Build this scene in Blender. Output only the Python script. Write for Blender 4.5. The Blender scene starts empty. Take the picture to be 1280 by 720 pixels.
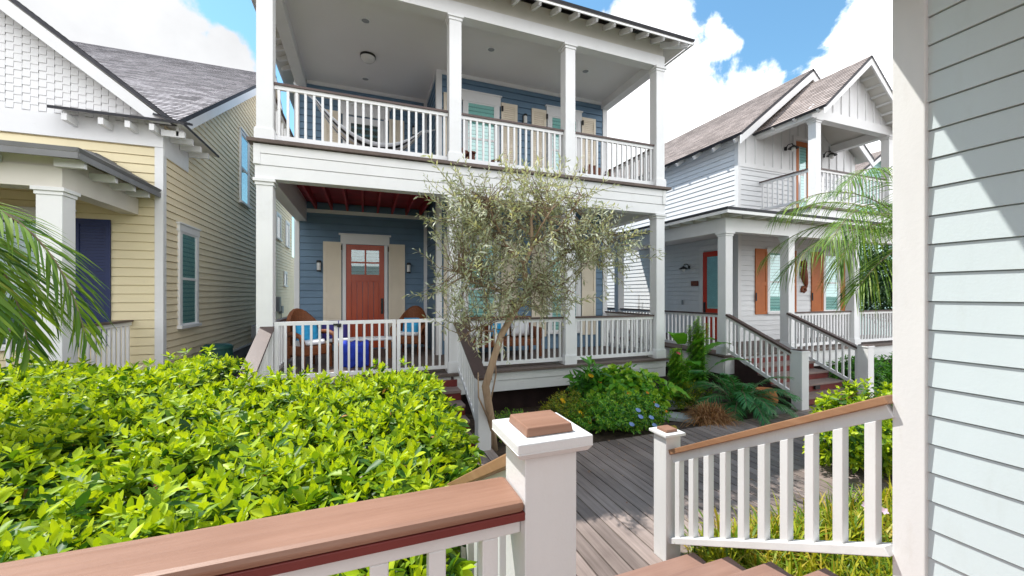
import bpy, bmesh, math, random
import numpy as np
from mathutils import Vector, Matrix
R = math.radians
C = bpy.context.scene.collection
rng = np.random.default_rng(7)
random.seed(7)
sc = bpy.context.scene

# ------------------------------------------------------------------ materials
def new_mat(name):
    m = bpy.data.materials.new(name); m.use_nodes = True
    nt = m.node_tree; b = nt.nodes['Principled BSDF']
    return m, nt, b

def paint(name, col, rough=.5, var=.06, scale=3.0, bump=.0, fine=60., spec=.4, dirt=None, streak=False):
    """painted surface: base colour with faint mottling, optional dirt colour and brush grain"""
    m, nt, b = new_mat(name)
    N, L = nt.nodes.new, nt.links.new
    tc = N('ShaderNodeTexCoord')
    n1 = N('ShaderNodeTexNoise'); n1.inputs['Scale'].default_value = scale; n1.inputs['Detail'].default_value = 6
    mp = N('ShaderNodeMapping'); L(tc.outputs['Object'], mp.inputs[0]); L(mp.outputs[0], n1.inputs['Vector'])
    if streak: mp.inputs['Scale'].default_value = (1, 1, .25)
    cr = N('ShaderNodeMapRange'); cr.inputs['From Min'].default_value = .3; cr.inputs['From Max'].default_value = .7
    cr.inputs['To Min'].default_value = 1 - var; cr.inputs['To Max'].default_value = 1 + var
    L(n1.outputs['Fac'], cr.inputs['Value'])
    mul = N('ShaderNodeVectorMath'); mul.operation = 'SCALE'; mul.inputs[0].default_value = col
    L(cr.outputs[0], mul.inputs['Scale'])
    out = mul.outputs[0]
    if dirt:
        n2 = N('ShaderNodeTexNoise'); n2.inputs['Scale'].default_value = scale * 2.7; n2.inputs['Detail'].default_value = 9; n2.inputs['Roughness'].default_value = .7
        L(mp.outputs[0], n2.inputs['Vector'])
        r2 = N('ShaderNodeMapRange'); r2.inputs['From Min'].default_value = .55; r2.inputs['From Max'].default_value = .8; r2.inputs['To Max'].default_value = dirt[1]
        L(n2.outputs['Fac'], r2.inputs['Value'])
        mx = N('ShaderNodeMix'); mx.data_type = 'RGBA'; L(r2.outputs[0], mx.inputs[0]); L(out, mx.inputs[6]); mx.inputs[7].default_value = (*dirt[0], 1)
        out = mx.outputs[2]
    L(out, b.inputs['Base Color'])
    b.inputs['Roughness'].default_value = rough; b.inputs['Specular IOR Level'].default_value = spec
    if bump:
        n3 = N('ShaderNodeTexNoise'); n3.inputs['Scale'].default_value = fine; n3.inputs['Detail'].default_value = 4
        L(tc.outputs['Object'], n3.inputs['Vector'])
        bp = N('ShaderNodeBump'); bp.inputs['Strength'].default_value = bump; bp.inputs['Distance'].default_value = .004
        L(n3.outputs['Fac'], bp.inputs['Height']); L(bp.outputs[0], b.inputs['Normal'])
    return m

def wood(name, col, col2, axis=1, rough=.6, grain=18., bump=.25, island=False, spec=.3, chips=False):
    """boards: long grain along one axis, tone per board when island"""
    m, nt, b = new_mat(name)
    N, L = nt.nodes.new, nt.links.new
    tc = N('ShaderNodeTexCoord'); mp = N('ShaderNodeMapping')
    s = [grain] * 3; s[axis] = grain * .06
    mp.inputs['Scale'].default_value = s
    n1 = N('ShaderNodeTexNoise'); n1.inputs['Scale'].default_value = 1; n1.inputs['Detail'].default_value = 8; n1.inputs['Roughness'].default_value = .65
    L(tc.outputs['Object'], mp.inputs[0]); L(mp.outputs[0], n1.inputs['Vector'])
    n2 = N('ShaderNodeTexNoise'); n2.inputs['Scale'].default_value = 1.3; n2.inputs['Detail'].default_value = 5
    L(tc.outputs['Object'], n2.inputs['Vector'])
    ad = N('ShaderNodeMath'); ad.operation = 'ADD'; L(n1.outputs['Fac'], ad.inputs[0]); L(n2.outputs['Fac'], ad.inputs[1])
    r = N('ShaderNodeMapRange'); r.inputs['From Min'].default_value = .7; r.inputs['From Max'].default_value = 1.3; L(ad.outputs[0], r.inputs['Value'])
    mx = N('ShaderNodeMix'); mx.data_type = 'RGBA'; L(r.outputs[0], mx.inputs[0]); mx.inputs[6].default_value = (*col, 1); mx.inputs[7].default_value = (*col2, 1)
    out = mx.outputs[2]
    if chips:
        n4 = N('ShaderNodeTexNoise'); n4.inputs['Scale'].default_value = 9; n4.inputs['Detail'].default_value = 10; n4.inputs['Roughness'].default_value = .75
        mp4 = N('ShaderNodeMapping'); sc4 = [1, 1, 1]; sc4[axis] = .35; mp4.inputs['Scale'].default_value = sc4; L(tc.outputs['Object'], mp4.inputs[0]); L(mp4.outputs[0], n4.inputs['Vector'])
        r4 = N('ShaderNodeMapRange'); r4.inputs['From Min'].default_value = .655; r4.inputs['From Max'].default_value = .68; L(n4.outputs['Fac'], r4.inputs['Value'])
        m4 = N('ShaderNodeMix'); m4.data_type = 'RGBA'; L(r4.outputs[0], m4.inputs[0]); L(out, m4.inputs[6]); m4.inputs[7].default_value = (.62, .56, .52, 1); out = m4.outputs[2]
    if island:
        g = N('ShaderNodeNewGeometry'); rr = N('ShaderNodeMapRange'); rr.inputs['To Min'].default_value = .78; rr.inputs['To Max'].default_value = 1.2
        L(g.outputs['Random Per Island'], rr.inputs['Value'])
        sc_ = N('ShaderNodeVectorMath'); sc_.operation = 'SCALE'; L(out, sc_.inputs[0]); L(rr.outputs[0], sc_.inputs['Scale']); out = sc_.outputs[0]
    L(out, b.inputs['Base Color'])
    bp = N('ShaderNodeBump'); bp.inputs['Strength'].default_value = bump; bp.inputs['Distance'].default_value = .004
    L(n1.outputs['Fac'], bp.inputs['Height']); L(bp.outputs[0], b.inputs['Normal'])
    b.inputs['Roughness'].default_value = rough; b.inputs['Specular IOR Level'].default_value = spec
    return m

def shingle(name, c1, c2, c3):
    m, nt, b = new_mat(name)
    N, L = nt.nodes.new, nt.links.new
    uv = N('ShaderNodeUVMap'); uv.uv_map = 'uv'
    br = N('ShaderNodeTexBrick'); br.offset = .37; br.squash = 1
    br.inputs['Scale'].default_value = 1; br.inputs['Brick Width'].default_value = .30; br.inputs['Row Height'].default_value = .14
    br.inputs['Mortar Size'].default_value = .006; br.inputs['Color1'].default_value = (*c1, 1); br.inputs['Color2'].default_value = (*c2, 1); br.inputs['Mortar'].default_value = (*c3, 1)
    br.inputs['Bias'].default_value = 0
    L(uv.outputs[0], br.inputs['Vector'])
    n = N('ShaderNodeTexNoise'); n.inputs['Scale'].default_value = 90; n.inputs['Detail'].default_value = 2; L(uv.outputs[0], n.inputs['Vector'])
    n2 = N('ShaderNodeTexNoise'); n2.inputs['Scale'].default_value = .8; n2.inputs['Detail'].default_value = 4; L(uv.outputs[0], n2.inputs['Vector'])
    ad = N('ShaderNodeMath'); ad.operation = 'ADD'; L(n.outputs['Fac'], ad.inputs[0]); L(n2.outputs['Fac'], ad.inputs[1])
    r = N('ShaderNodeMapRange'); r.inputs['From Min'].default_value = .6; r.inputs['From Max'].default_value = 1.4; r.inputs['To Min'].default_value = .7; r.inputs['To Max'].default_value = 1.3
    L(ad.outputs[0], r.inputs['Value'])
    s = N('ShaderNodeVectorMath'); s.operation = 'SCALE'; L(br.outputs['Color'], s.inputs[0]); L(r.outputs[0], s.inputs['Scale'])
    L(s.outputs[0], b.inputs['Base Color']); b.inputs['Roughness'].default_value = .9; b.inputs['Specular IOR Level'].default_value = .2
    return m

def leaf_mat(name, cols, transl=.35, rough=.4, spec=.5):
    """cols: colour stops over the per-leaf 'tint' attribute (kind and age of leaf)"""
    m, nt, b = new_mat(name)
    N, L = nt.nodes.new, nt.links.new
    at = N('ShaderNodeAttribute'); at.attribute_name = 'tint'
    cr = N('ShaderNodeValToRGB'); e = cr.color_ramp.elements
    while len(e) < len(cols): e.new(.5)
    for i, c in enumerate(cols):
        e[i].position = i / (len(cols) - 1); e[i].color = (*c, 1)
    L(at.outputs['Fac'], cr.inputs[0]); L(cr.outputs[0], b.inputs['Base Color'])
    b.inputs['Roughness'].default_value = rough; b.inputs['Specular IOR Level'].default_value = spec
    tr = N('ShaderNodeBsdfTranslucent')
    g = N('ShaderNodeMix'); g.data_type = 'RGBA'; g.blend_type = 'MULTIPLY'; g.inputs[0].default_value = 1; g.inputs[7].default_value = (1.25, 1.15, .45, 1)
    L(cr.outputs[0], g.inputs[6]); L(g.outputs[2], tr.inputs[0])
    ms = N('ShaderNodeMixShader'); ms.inputs[0].default_value = transl
    out = nt.nodes['Material Output']
    L(b.outputs[0], ms.inputs[1]); L(tr.outputs[0], ms.inputs[2]); L(ms.outputs[0], out.inputs[0])
    return m

def glass(name, refl=.0):
    m, nt, b = new_mat(name)
    N, L = nt.nodes.new, nt.links.new
    lw = N('ShaderNodeLayerWeight'); lw.inputs[0].default_value = .5; fr = N('ShaderNodeMath'); fr.operation = 'POWER'; fr.inputs[1].default_value = 3.5; L(lw.outputs['Facing'], fr.inputs[0])
    ad = N('ShaderNodeMath'); ad.operation = 'ADD'; ad.inputs[1].default_value = refl; L(fr.outputs[0], ad.inputs[0])
    t = N('ShaderNodeBsdfTransparent'); t.inputs[0].default_value = (.82, .96, .95, 1)
    g = N('ShaderNodeBsdfGlossy'); g.inputs['Roughness'].default_value = .02
    ms = N('ShaderNodeMixShader'); L(ad.outputs[0], ms.inputs[0]); L(t.outputs[0], ms.inputs[1]); L(g.outputs[0], ms.inputs[2])
    L(ms.outputs[0], nt.nodes['Material Output'].inputs[0])
    return m

M = {}
M['white'] = paint('white paint', (.80, .80, .80), .45, .03, 2.0, .12, 45, dirt=((.55, .53, .49), .25))
M['white_near'] = paint('brushed white paint', (.71, .70, .69), .5, .05, 5.0, .15, 70, dirt=((.50, .46, .40), .35), streak=True)
M['white_post'] = paint('smooth white paint', (.70, .69, .68), .5, .05, 5.0, .25, 110, dirt=((.58, .55, .49), .22), streak=True)
M['cream_trim'] = paint('cream trim', (.74, .70, .63), .5, .03)
M['ceil'] = paint('grey white ceiling', (.80, .79, .79), .7, .03, .6)
M['blue'] = paint('blue siding', (.14, .23, .33), .55, .08, 2.5, .2, 60)
M['yellow'] = paint('yellow siding', (.80, .70, .46), .6, .05, 1.2, .2, 60, dirt=((.5, .42, .25), .25))
M['lemon'] = paint('pale yellow siding', (.88, .76, .53), .6, .05, 1.2, .2, 60, dirt=((.5, .42, .25), .2))
M['whitesiding'] = paint('white siding', (.76, .77, .78), .55, .04, 1.5, .15, 60, dirt=((.55, .54, .5), .2))
M['pale'] = paint('pale blue grey siding', (.56, .63, .645), .5, .04, 3.0, .12, 90, dirt=((.44, .48, .46), .35), streak=True)
M['deck'] = wood('boardwalk wood', (.165, .128, .115), (.36, .29, .26), 1, .75, 26, .5, island=True)
M['porchdeck'] = wood('brown porch boards', (.10, .075, .065), (.17, .13, .11), 1, .6, 20, .2, island=True)
M['browncap'] = paint('brown rail paint', (.095, .062, .055), .45, .12, 4, .2, 40)
M['caprail'] = wood('weathered brown rail paint', (.225, .112, .07), (.33, .182, .125), 0, .45, 30, .5, chips=True)
M['caprail_y'] = wood('weathered brown rail paint along the steps', (.27, .135, .07), (.36, .20, .115), 1, .5, 30, .5, chips=True)
M['maroon'] = paint('maroon paint', (.16, .028, .024), .5, .15, 5, .2, 30)
M['steptread'] = wood('brown step paint', (.23, .13, .10), (.33, .20, .155), 0, .55, 22, .25)
M['farstep'] = wood('grey brown tread', (.20, .14, .125), (.30, .23, .2), 0, .6, 22, .25)
M['redjoist'] = paint('dark red soffit', (.32, .03, .04), .6, .25, 3)
M['door'] = wood('red brown door wood', (.38, .044, .012), (.52, .085, .026), 2, .35, 14, .1, spec=.5)
M['reddoor'] = paint('red door paint', (.62, .045, .015), .35, .05)
M['orange'] = paint('orange brown shutter', (.50, .155, .045), .5, .08, 4)
M['beige'] = paint('beige shutter', (.80, .71, .57), .55, .04, 3)
M['navy'] = paint('navy shutter', (.008, .022, .10), .45, .08, 3)
M['black'] = paint('black metal', (.015, .015, .016), .4, .1)
M['roofgrey'] = shingle('grey shingles', (.52, .49, .51), (.17, .155, .165), (.05, .045, .05))
M['roofbrown'] = shingle('brown shingles', (.44, .37, .34), (.26, .215, .195), (.11, .085, .075))
M['roofdark'] = paint('dark roof edge', (.05, .05, .058), .7, .2, 8)
M['metalroof'] = paint('grey metal edge', (.20, .20, .205), .45, .1, 3)
M['glass'] = glass('window glass', .12)
M['dark'] = paint('dark room', (.02, .022, .025), .8, .1)  # near-black for the unlit room behind glass and for hammock stripes
M['wicker'] = paint('orange brown wicker', (.19, .06, .02), .6, .3, 40, .6, 120)
M['chairwood'] = paint('reddish brown chair wood', (.16, .05, .025), .5, .15, 10)
M['turquoise'] = paint('turquoise cloth', (.03, .32, .60), .8, .2, 12)
M['cobalt'] = paint('cobalt blue cloth', (.02, .05, .45), .85, .3, 9)
M['violet'] = paint('indigo cloth', (.05, .04, .22), .85, .2, 9)
M['cushion'] = paint('white cushion cloth', (.72, .74, .78), .85, .06, 9)
M['soil'] = paint('mulch soil', (.062, .042, .03), .95, .6, 9, .9, 30, dirt=((.16, .11, .07), .6))
M['stone'] = paint('pale stepping stone', (.38, .39, .40), .8, .2, 6, .3, 30, dirt=((.3, .3, .29), .5))
M['terracotta'] = paint('terracotta', (.58, .22, .08), .8, .12, 8, .2, 30)
M['greyplastic'] = paint('grey plastic', (.30, .32, .34), .5, .05)
M['teal'] = paint('teal plastic', (.012, .07, .06), .5, .15)
M['lampglass'] = paint('frosted lamp glass', (.72, .72, .70), .25, .02)
M['bark'] = wood('olive bark', (.34, .23, .15), (.58, .42, .29), 2, .9, 22, .8)
M['twig'] = paint('twig', (.23, .17, .11), .9, .2, 12)
M['rust'] = paint('rusty carved metal', (.20, .055, .025), .6, .35, 14, .4, 30)
M['greytail'] = paint('beige frieze paint', (.66, .63, .56), .55, .04)
M['soffit'] = paint('white soffit', (.74, .72, .68), .6, .04)
M['concrete'] = paint('grey foundation', (.20, .20, .21), .8, .1, 3)
M['skirt'] = paint('dark crawl space board', (.045, .025, .025), .85, .3, 4)

# blinds: fine horizontal slats
def blind_mat(name, c1, c2):
    m, nt, b = new_mat(name); N, L = nt.nodes.new, nt.links.new
    tc = N('ShaderNodeTexCoord'); w = N('ShaderNodeTexWave'); w.bands_direction = 'Z'; w.inputs['Scale'].default_value = 3.4; w.wave_profile = 'SAW'
    L(tc.outputs['Object'], w.inputs['Vector'])
    cr = N('ShaderNodeValToRGB'); cr.color_ramp.elements[0].color = (*c1, 1); cr.color_ramp.elements[1].color = (*c2, 1)
    cr.color_ramp.elements[0].position = .12; cr.color_ramp.elements[1].position = .35
    L(w.outputs['Fac'], cr.inputs[0]); L(cr.outputs[0], b.inputs['Base Color']); b.inputs['Roughness'].default_value = .7
    return m
M['blind'] = blind_mat('window blind', (.26, .40, .38), (.66, .82, .79))
M['curtain'] = paint('pale curtain', (.72, .84, .84), .8, .08, 6)
M['blinddark'] = blind_mat('window blind with painted shade', (.02, .03, .03), (.10, .16, .15))  # darker copy of the window blind, shade put into the slat colour

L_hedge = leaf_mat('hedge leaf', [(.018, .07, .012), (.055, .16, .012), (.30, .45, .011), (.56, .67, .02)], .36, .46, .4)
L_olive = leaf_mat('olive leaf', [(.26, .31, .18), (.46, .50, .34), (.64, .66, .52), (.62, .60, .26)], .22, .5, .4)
L_palm = leaf_mat('palm leaflet', [(.04, .11, .015), (.09, .20, .02), (.22, .34, .03), (.42, .36, .09)], .3, .5, .4)
L_green = leaf_mat('garden leaf', [(.035, .14, .018), (.08, .28, .026), (.16, .43, .034), (.38, .58, .05)], .3, .4, .45)
L_yel = leaf_mat('yellow green leaf', [(.05, .12, .012), (.15, .26, .015), (.40, .42, .02), (.50, .36, .05)], .3, .42, .4)
L_dry = leaf_mat('dry leaf', [(.22, .09, .04), (.42, .21, .09), (.58, .34, .16)], .15, .7, .2)
L_dark = leaf_mat('dark tree leaf', [(.012, .04, .01), (.025, .075, .015), (.05, .12, .02)], .25, .45, .4)
L_fern = leaf_mat('fern leaflet', [(.025, .14, .045), (.06, .26, .07), (.14, .38, .10)], .25, .4, .5)
def petal(name, col): return leaf_mat(name, [col, tuple(min(1, c * 1.25) for c in col)], .3, .6, .2)
P_yel = petal('yellow petal', (.75, .48, .02)); P_blue = petal('pale blue petal', (.30, .42, .80)); P_pink = petal('pink petal', (.75, .13, .22))
P_or = petal('orange petal', (.75, .25, .03)); P_white = petal('pale pink petal', (.75, .55, .70)); P_red = petal('red petal', (.55, .03, .03))

# ------------------------------------------------------------------ object helpers
def tag(o, label=None, cat=None, group=None, kind=None):
    if label: o['label'] = label
    if cat: o['category'] = cat
    if group: o['group'] = group
    if kind: o['kind'] = kind
    return o

def thing(name, label, cat, loc=(0, 0, 0), group=None, kind=None):
    o = bpy.data.objects.new(name, None); C.objects.link(o); o.location = loc; o.empty_display_size = .2
    return tag(o, label, cat, group, kind)

def wloc(o):
    v = Vector((0, 0, 0))
    while o is not None:
        v = v + Vector(o.location); o = o.parent
    return v

def link(name, me, mat, parent=None, smooth=False, bevel=0):
    o = bpy.data.objects.new(name, me); C.objects.link(o)
    for m in (mat if isinstance(mat, (list, tuple)) else [mat]): me.materials.append(m)
    if parent is not None:
        w = wloc(parent); o.parent = parent
        me.transform(Matrix.Translation(-w))
    if smooth: me.polygons.foreach_set('use_smooth', [True] * len(me.polygons))
    if bevel:
        b = o.modifiers.new('edge', 'BEVEL'); b.width = bevel; b.segments = 2; b.limit_method = 'ANGLE'; b.angle_limit = R(40)
    return o

class MB:
    def __init__(s): s.v = []; s.f = []; s.uv = {}; s.mi = {}
    def quad(s, *p, uv=None, mi=0):
        n = len(s.v); s.v += [tuple(q) for q in p]; s.f.append(tuple(range(n, n + len(p))))
        if uv: s.uv[len(s.f) - 1] = uv
        if mi: s.mi[len(s.f) - 1] = mi
        return s
    def box(s, x0, x1, y0, y1, z0, z1):
        n = len(s.v)
        s.v += [(x, y, z) for z in (z0, z1) for y in (y0, y1) for x in (x0, x1)]
        s.f += [tuple(n + i for i in q) for q in ((0, 2, 3, 1), (4, 5, 7, 6), (0, 1, 5, 4), (2, 6, 7, 3), (0, 4, 6, 2), (1, 3, 7, 5))]
        return s
    def hexa(s, b, t):
        """b, t: 4 bottom and 4 top points, counter-clockwise from above"""
        n = len(s.v); s.v += [tuple(p) for p in b] + [tuple(p) for p in t]
        s.f += [(n + 3, n + 2, n + 1, n), (n + 4, n + 5, n + 6, n + 7)] + [(n + i, n + (i + 1) % 4, n + 4 + (i + 1) % 4, n + 4 + i) for i in range(4)]
        return s
    def bar(s, p0, p1, w, h, up=(0, 0, 1)):
        p0, p1 = Vector(p0), Vector(p1); d = (p1 - p0).normalized(); u = Vector(up)
        sd = d.cross(u).normalized(); u = sd.cross(d)
        a, b = sd * w / 2, u * h / 2
        n = len(s.v)
        s.v += [tuple(p + x + y) for p in (p0, p1) for x, y in ((-a, -b), (a, -b), (a, b), (-a, b))]
        s.f += [tuple(n + i for i in q) for q in ((0, 1, 2, 3), (7, 6, 5, 4), (0, 4, 5, 1), (1, 5, 6, 2), (2, 6, 7, 3), (3, 7, 4, 0))]
        return s
    def tube(s, pts, rad, n=8, cap=True):
        pts = [Vector(p) for p in pts]; rad = rad if isinstance(rad, (list, tuple)) else [rad] * len(pts)
        base = len(s.v); prev = None
        for i, p in enumerate(pts):
            d = (pts[min(i + 1, len(pts) - 1)] - pts[max(i - 1, 0)]).normalized()
            if prev is None:
                a = d.cross(Vector((0, 0, 1)) if abs(d.z) < .9 else Vector((1, 0, 0))).normalized()
            else: a = (prev - d * prev.dot(d)).normalized()
            prev = a; b = d.cross(a)
            for k in range(n):
                t = 2 * math.pi * k / n; s.v.append(tuple(p + (a * math.cos(t) + b * math.sin(t)) * rad[i]))
        for i in range(len(pts) - 1):
            for k in range(n):
                q = base + i * n; s.f.append((q + k, q + (k + 1) % n, q + n + (k + 1) % n, q + n + k))
        if cap:
            s.f.append(tuple(base + k for k in reversed(range(n)))); s.f.append(tuple(base + (len(pts) - 1) * n + k for k in range(n)))
        return s
    def lathe(s, c, prof, n=20):
        base = len(s.v)
        for r, z in prof:
            for k in range(n):
                t = 2 * math.pi * k / n; s.v.append((c[0] + r * math.cos(t), c[1] + r * math.sin(t), c[2] + z))
        for i in range(len(prof) - 1):
            for k in range(n):
                q = base + i * n; s.f.append((q + k, q + (k + 1) % n, q + n + (k + 1) % n, q + n + k))
        return s
    def prism(s, poly, d):
        """extrude a planar polygon (3-D points) by vector d"""
        n = len(s.v); k = len(poly); d = Vector(d)
        s.v += [tuple(p) for p in poly] + [tuple(Vector(p) + d) for p in poly]
        s.f += [tuple(reversed(range(n, n + k))), tuple(range(n + k, n + 2 * k))] + [(n + i, n + (i + 1) % k, n + k + (i + 1) % k, n + k + i) for i in range(k)]
        return s
    def mesh(s, name):
        me = bpy.data.meshes.new(name); me.from_pydata(s.v, [], s.f)
        if s.uv:
            lay = me.uv_layers.new(name='uv')
            for fi, uvs in s.uv.items():
                p = me.polygons[fi]
                for li, t in zip(p.loop_indices, uvs): lay.data[li].uv = t
        for fi, k in s.mi.items(): me.polygons[fi].material_index = k
        me.update(); return me
    def build(s, name, mat, parent=None, bevel=0, smooth=False):
        o = link(name, s.mesh(name), mat, parent, smooth, bevel)
        bm = bmesh.new(); bm.from_mesh(o.data); bmesh.ops.recalc_face_normals(bm, faces=bm.faces); bm.to_mesh(o.data); bm.free()
        return o

def kids(o): return [c for c in bpy.data.objects if c.parent is o]
def copy_tree(o, loc=None, parent=None, rotz=None):
    c = o.copy(); C.objects.link(c); c.parent = parent
    if loc is not None: c.location = loc
    if rotz is not None: c.rotation_euler = (0, 0, rotz)
    for k in list(o.children): copy_tree(k, None, c)
    return c

def xrange(poly, z):
    xs = []
    for i in range(len(poly)):
        (a, za), (b, zb) = poly[i], poly[(i + 1) % len(poly)]
        if (za - z) * (zb - z) <= 0 and za != zb: xs.append(a + (b - a) * (z - za) / (zb - za))
        elif za == zb == z: xs += [a, b]
    return (min(xs), max(xs)) if xs else None

def siding(mb, org, ud, nd, poly, reveal=.15, t=.018, gap=.013):
    """lap siding on a convex polygon (u, z): every course leans out t at its lower edge"""
    o, u, n = Vector(org), Vector(ud), Vector(nd)
    zs = [p[1] for p in poly]; z, z1 = min(zs), max(zs)
    while z < z1 - 1e-4:
        ze = min(z + reveal, z1)
        r0, r1 = xrange(poly, z + 1e-5), xrange(poly, ze - 1e-5)
        if r0 and r1:
            P = lambda a, zz, tt: o + u * a + Vector((0, 0, zz)) + n * tt
            zg = z + gap
            mb.quad(P(r0[0], zg, t), P(r0[1], zg, t), P(r1[1], ze, .001), P(r1[0], ze, .001))
            mb.quad(P(r0[0], zg, -.012), P(r0[1], zg, -.012), P(r0[1], zg, t), P(r0[0], zg, t))
            mb.quad(P(r0[0], z, -.012), P(r0[1], z, -.012), P(r0[1], zg, -.012), P(r0[0], zg, -.012))
            mb.quad(P(r0[0], z, .001), P(r0[1], z, .001), P(r0[1], z, -.012), P(r0[0], z, -.012))
        z = ze
    return mb

def roof_slab(mb, p, th=.06, course=.14, lift=.012):
    """sloped roof plane from 4 points (eave a, eave b, ridge b, ridge a): shingle courses with uv, plus soffit and edges (material 1)"""
    a, b, c, d = map(Vector, p)
    ex = (b - a); sl = (d - a); nrm = ex.cross(sl).normalized()
    if nrm.z < 0: nrm = -nrm
    H = max((d - a).length, (c - b).length); k = max(1, int(H / course))
    exn = ex.normalized(); sdir = (sl - exn * sl.dot(exn)).normalized()
    U = lambda q: ((q - a).dot(exn), (q - a).dot(sdir))
    for i in range(k):
        s, e = i / k, (i + 1) / k
        q = [a.lerp(d, s), b.lerp(c, s), b.lerp(c, e), a.lerp(d, e)]
        w = [q[0] + nrm * lift, q[1] + nrm * lift, q[2] + nrm * .001, q[3] + nrm * .001]
        mb.quad(*w, uv=[U(x) for x in q])
        mb.quad(q[0], q[1], w[1], w[0], mi=1)
    lo = [x - nrm * th for x in (a, b, c, d)]
    mb.quad(*reversed(lo), mi=2)
    for i in range(4):
        j = (i + 1) % 4
        mb.quad((a, b, c, d)[i], lo[i], lo[j], (a, b, c, d)[j], mi=1)
    return mb

def seg_box(mb, P, axis, u0, u1, n0, n1, z0, z1):
    """box on a wall plane: axis 'x' -> u along x at y=P (outward -y); 'y' -> u along y at x=P with outward sign given by n scale"""
    if axis == 'x': mb.box(u0, u1, P - n1, P - n0, z0, z1)
    elif axis == 'y-': mb.box(P - n1, P - n0, u0, u1, z0, z1)
    else: mb.box(P + n0, P + n1, u0, u1, z0, z1)
    return mb

def window(parent, P, axis, u0, u1, z0, z1, trim=.1, header=.0, meeting=True, mat='white', blind='blind', sill=True, name='window'):
    """sash window: frame (trim, sill, sash), pane, blind behind it"""
    f = MB(); S = lambda *a: seg_box(f, P, axis, *a)
    S(u0 - trim, u0, .0, .05, z0, z1); S(u1, u1 + trim, .0, .05, z0, z1)
    S(u0 - trim - (.03 if header else 0), u1 + trim + (.03 if header else 0), 0, .055, z1, z1 + (header or trim))
    if header: S(u0 - trim - .06, u1 + trim + .06, 0, .075, z1 + header, z1 + header + .03)
    if sill: S(u0 - trim - .03, u1 + trim + .03, 0, .09, z0 - .06, z0)
    else: S(u0 - trim, u1 + trim, 0, .05, z0 - trim, z0)
    w = .035
    S(u0, u0 + w, .021, .042, z0, z1); S(u1 - w, u1, .021, .042, z0, z1); S(u0 + w, u1 - w, .018, .04, z1 - w, z1); S(u0 + w, u1 - w, .018, .04, z0, z0 + w)
    if meeting: S(u0 + w, u1 - w, .018, .042, (z0 + z1) / 2 - .025, (z0 + z1) / 2 + .025)
    fo = f.build(name, M[mat], parent)
    seg_box(MB(), P, axis, u0 + .005, u1 - .005, .029, .031, z0 + .005, z1 - .005).build('pane', M['glass'], fo)
    seg_box(MB(), P, axis, u0 + .002, u1 - .002, .0215, .024, z0 + .002, z1 - .002).build('blind', M[blind], fo)
    return fo

def shutter(parent, P, axis, u0, u1, z0, z1, mat, louver=True):
    s = MB(); S = lambda *a: seg_box(s, P, axis, *a)
    w = .06; zm = z0 + (z1 - z0) * .47
    S(u0, u0 + w, .016, .05, z0, z1); S(u1 - w, u1, .016, .05, z0, z1)
    for a, b in ((z0, z0 + .1), (zm - .05, zm + .05), (z1 - .08, z1)): S(u0 + w, u1 - w, .016, .048, a, b)
    S(u0 + w, u1 - w, .016, .022, z0 + .1, z1 - .08)
    if louver:
        for a, b in ((z0 + .1, zm - .05), (zm + .05, z1 - .08)):
            n = max(3, int((b - a) / .05)); h = (b - a) / n
            for i in range(n): S(u0 + w, u1 - w, .022, .036, a + i * h + h * .22, a + (i + 1) * h)
    o = s.build('shutter', M[mat], parent)
    h = MB(); e = u0 if False else u1
    return o

def column(parent, x0, x1, y0, y1, z0, z1, mat='white', name='column', base=.2):
    c = MB()
    c.box(x0, x1, y0, y1, z0 + base, z1 - .1)
    e = .025
    c.box(x0 - e, x1 + e, y0 - e, y1 + e, z0, z0 + base - .02); c.box(x0 - e * .5, x1 + e * .5, y0 - e * .5, y1 + e * .5, z0 + base - .02, z0 + base)
    c.box(x0 - e * .6, x1 + e * .6, y0 - e * .6, y1 + e * .6, z1 - .1, z1 - .05); c.box(x0 - e * 1.5, x1 + e * 1.5, y0 - e * 1.5, y1 + e * 1.5, z1 - .05, z1)
    return c.build(name, M[mat], parent, bevel=.004)

def railing(parent, p0, p1, h0=.1, h1=.95, cap='browncap', bal=.036, gap=.125, capw=.1, caph=.035, name='railing', mat='white', subh=.06, end=True, bevel=0):
    """rail between p0 and p1 (floor-level points, may slope): hand_rail, top_rail, bottom_rail, balusters"""
    p0, p1 = Vector(p0), Vector(p1); Z = lambda z: Vector((0, 0, z))
    r = MB().bar(p0 + Z(h1 - caph - subh / 2), p1 + Z(h1 - caph - subh / 2), .05, subh)
    ro = r.build(name, M[mat], parent, bevel=bevel)
    MB().bar(p0 + Z(h0), p1 + Z(h0), .045, .07).build('bottom_rail', M[mat], ro, bevel=bevel)
    if cap: MB().bar(p0 + Z(h1 - caph / 2), p1 + Z(h1 - caph / 2), capw, caph).build('hand_rail', M[cap], ro, bevel=bevel)
    L = Vector((p1.x - p0.x, p1.y - p0.y, 0)).length; n = max(1, round(L / gap)); dr = (p1 - p0)
    horiz = Vector((dr.x, dr.y, 0)).normalized(); sd = Vector((-horiz.y, horiz.x, 0)) * bal / 2; hz = horiz * bal / 2
    for i in range(n):
        c = p0 + dr * ((i + .5) / n); sl = dr.z / L * bal / 2
        b = [c + Z(h0 + .034) + q + Z(sl * k) for q, k in ((-hz - sd, -1), (hz - sd, 1), (hz + sd, 1), (-hz + sd, -1))]
        t = [c + Z(h1 - caph - subh + .002) + q + Z(sl * k) for q, k in ((-hz - sd, -1), (hz - sd, 1), (hz + sd, 1), (-hz + sd, -1))]
        MB().hexa(b, t).build('baluster', M[mat], ro, bevel=bevel)
    return ro

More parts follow.
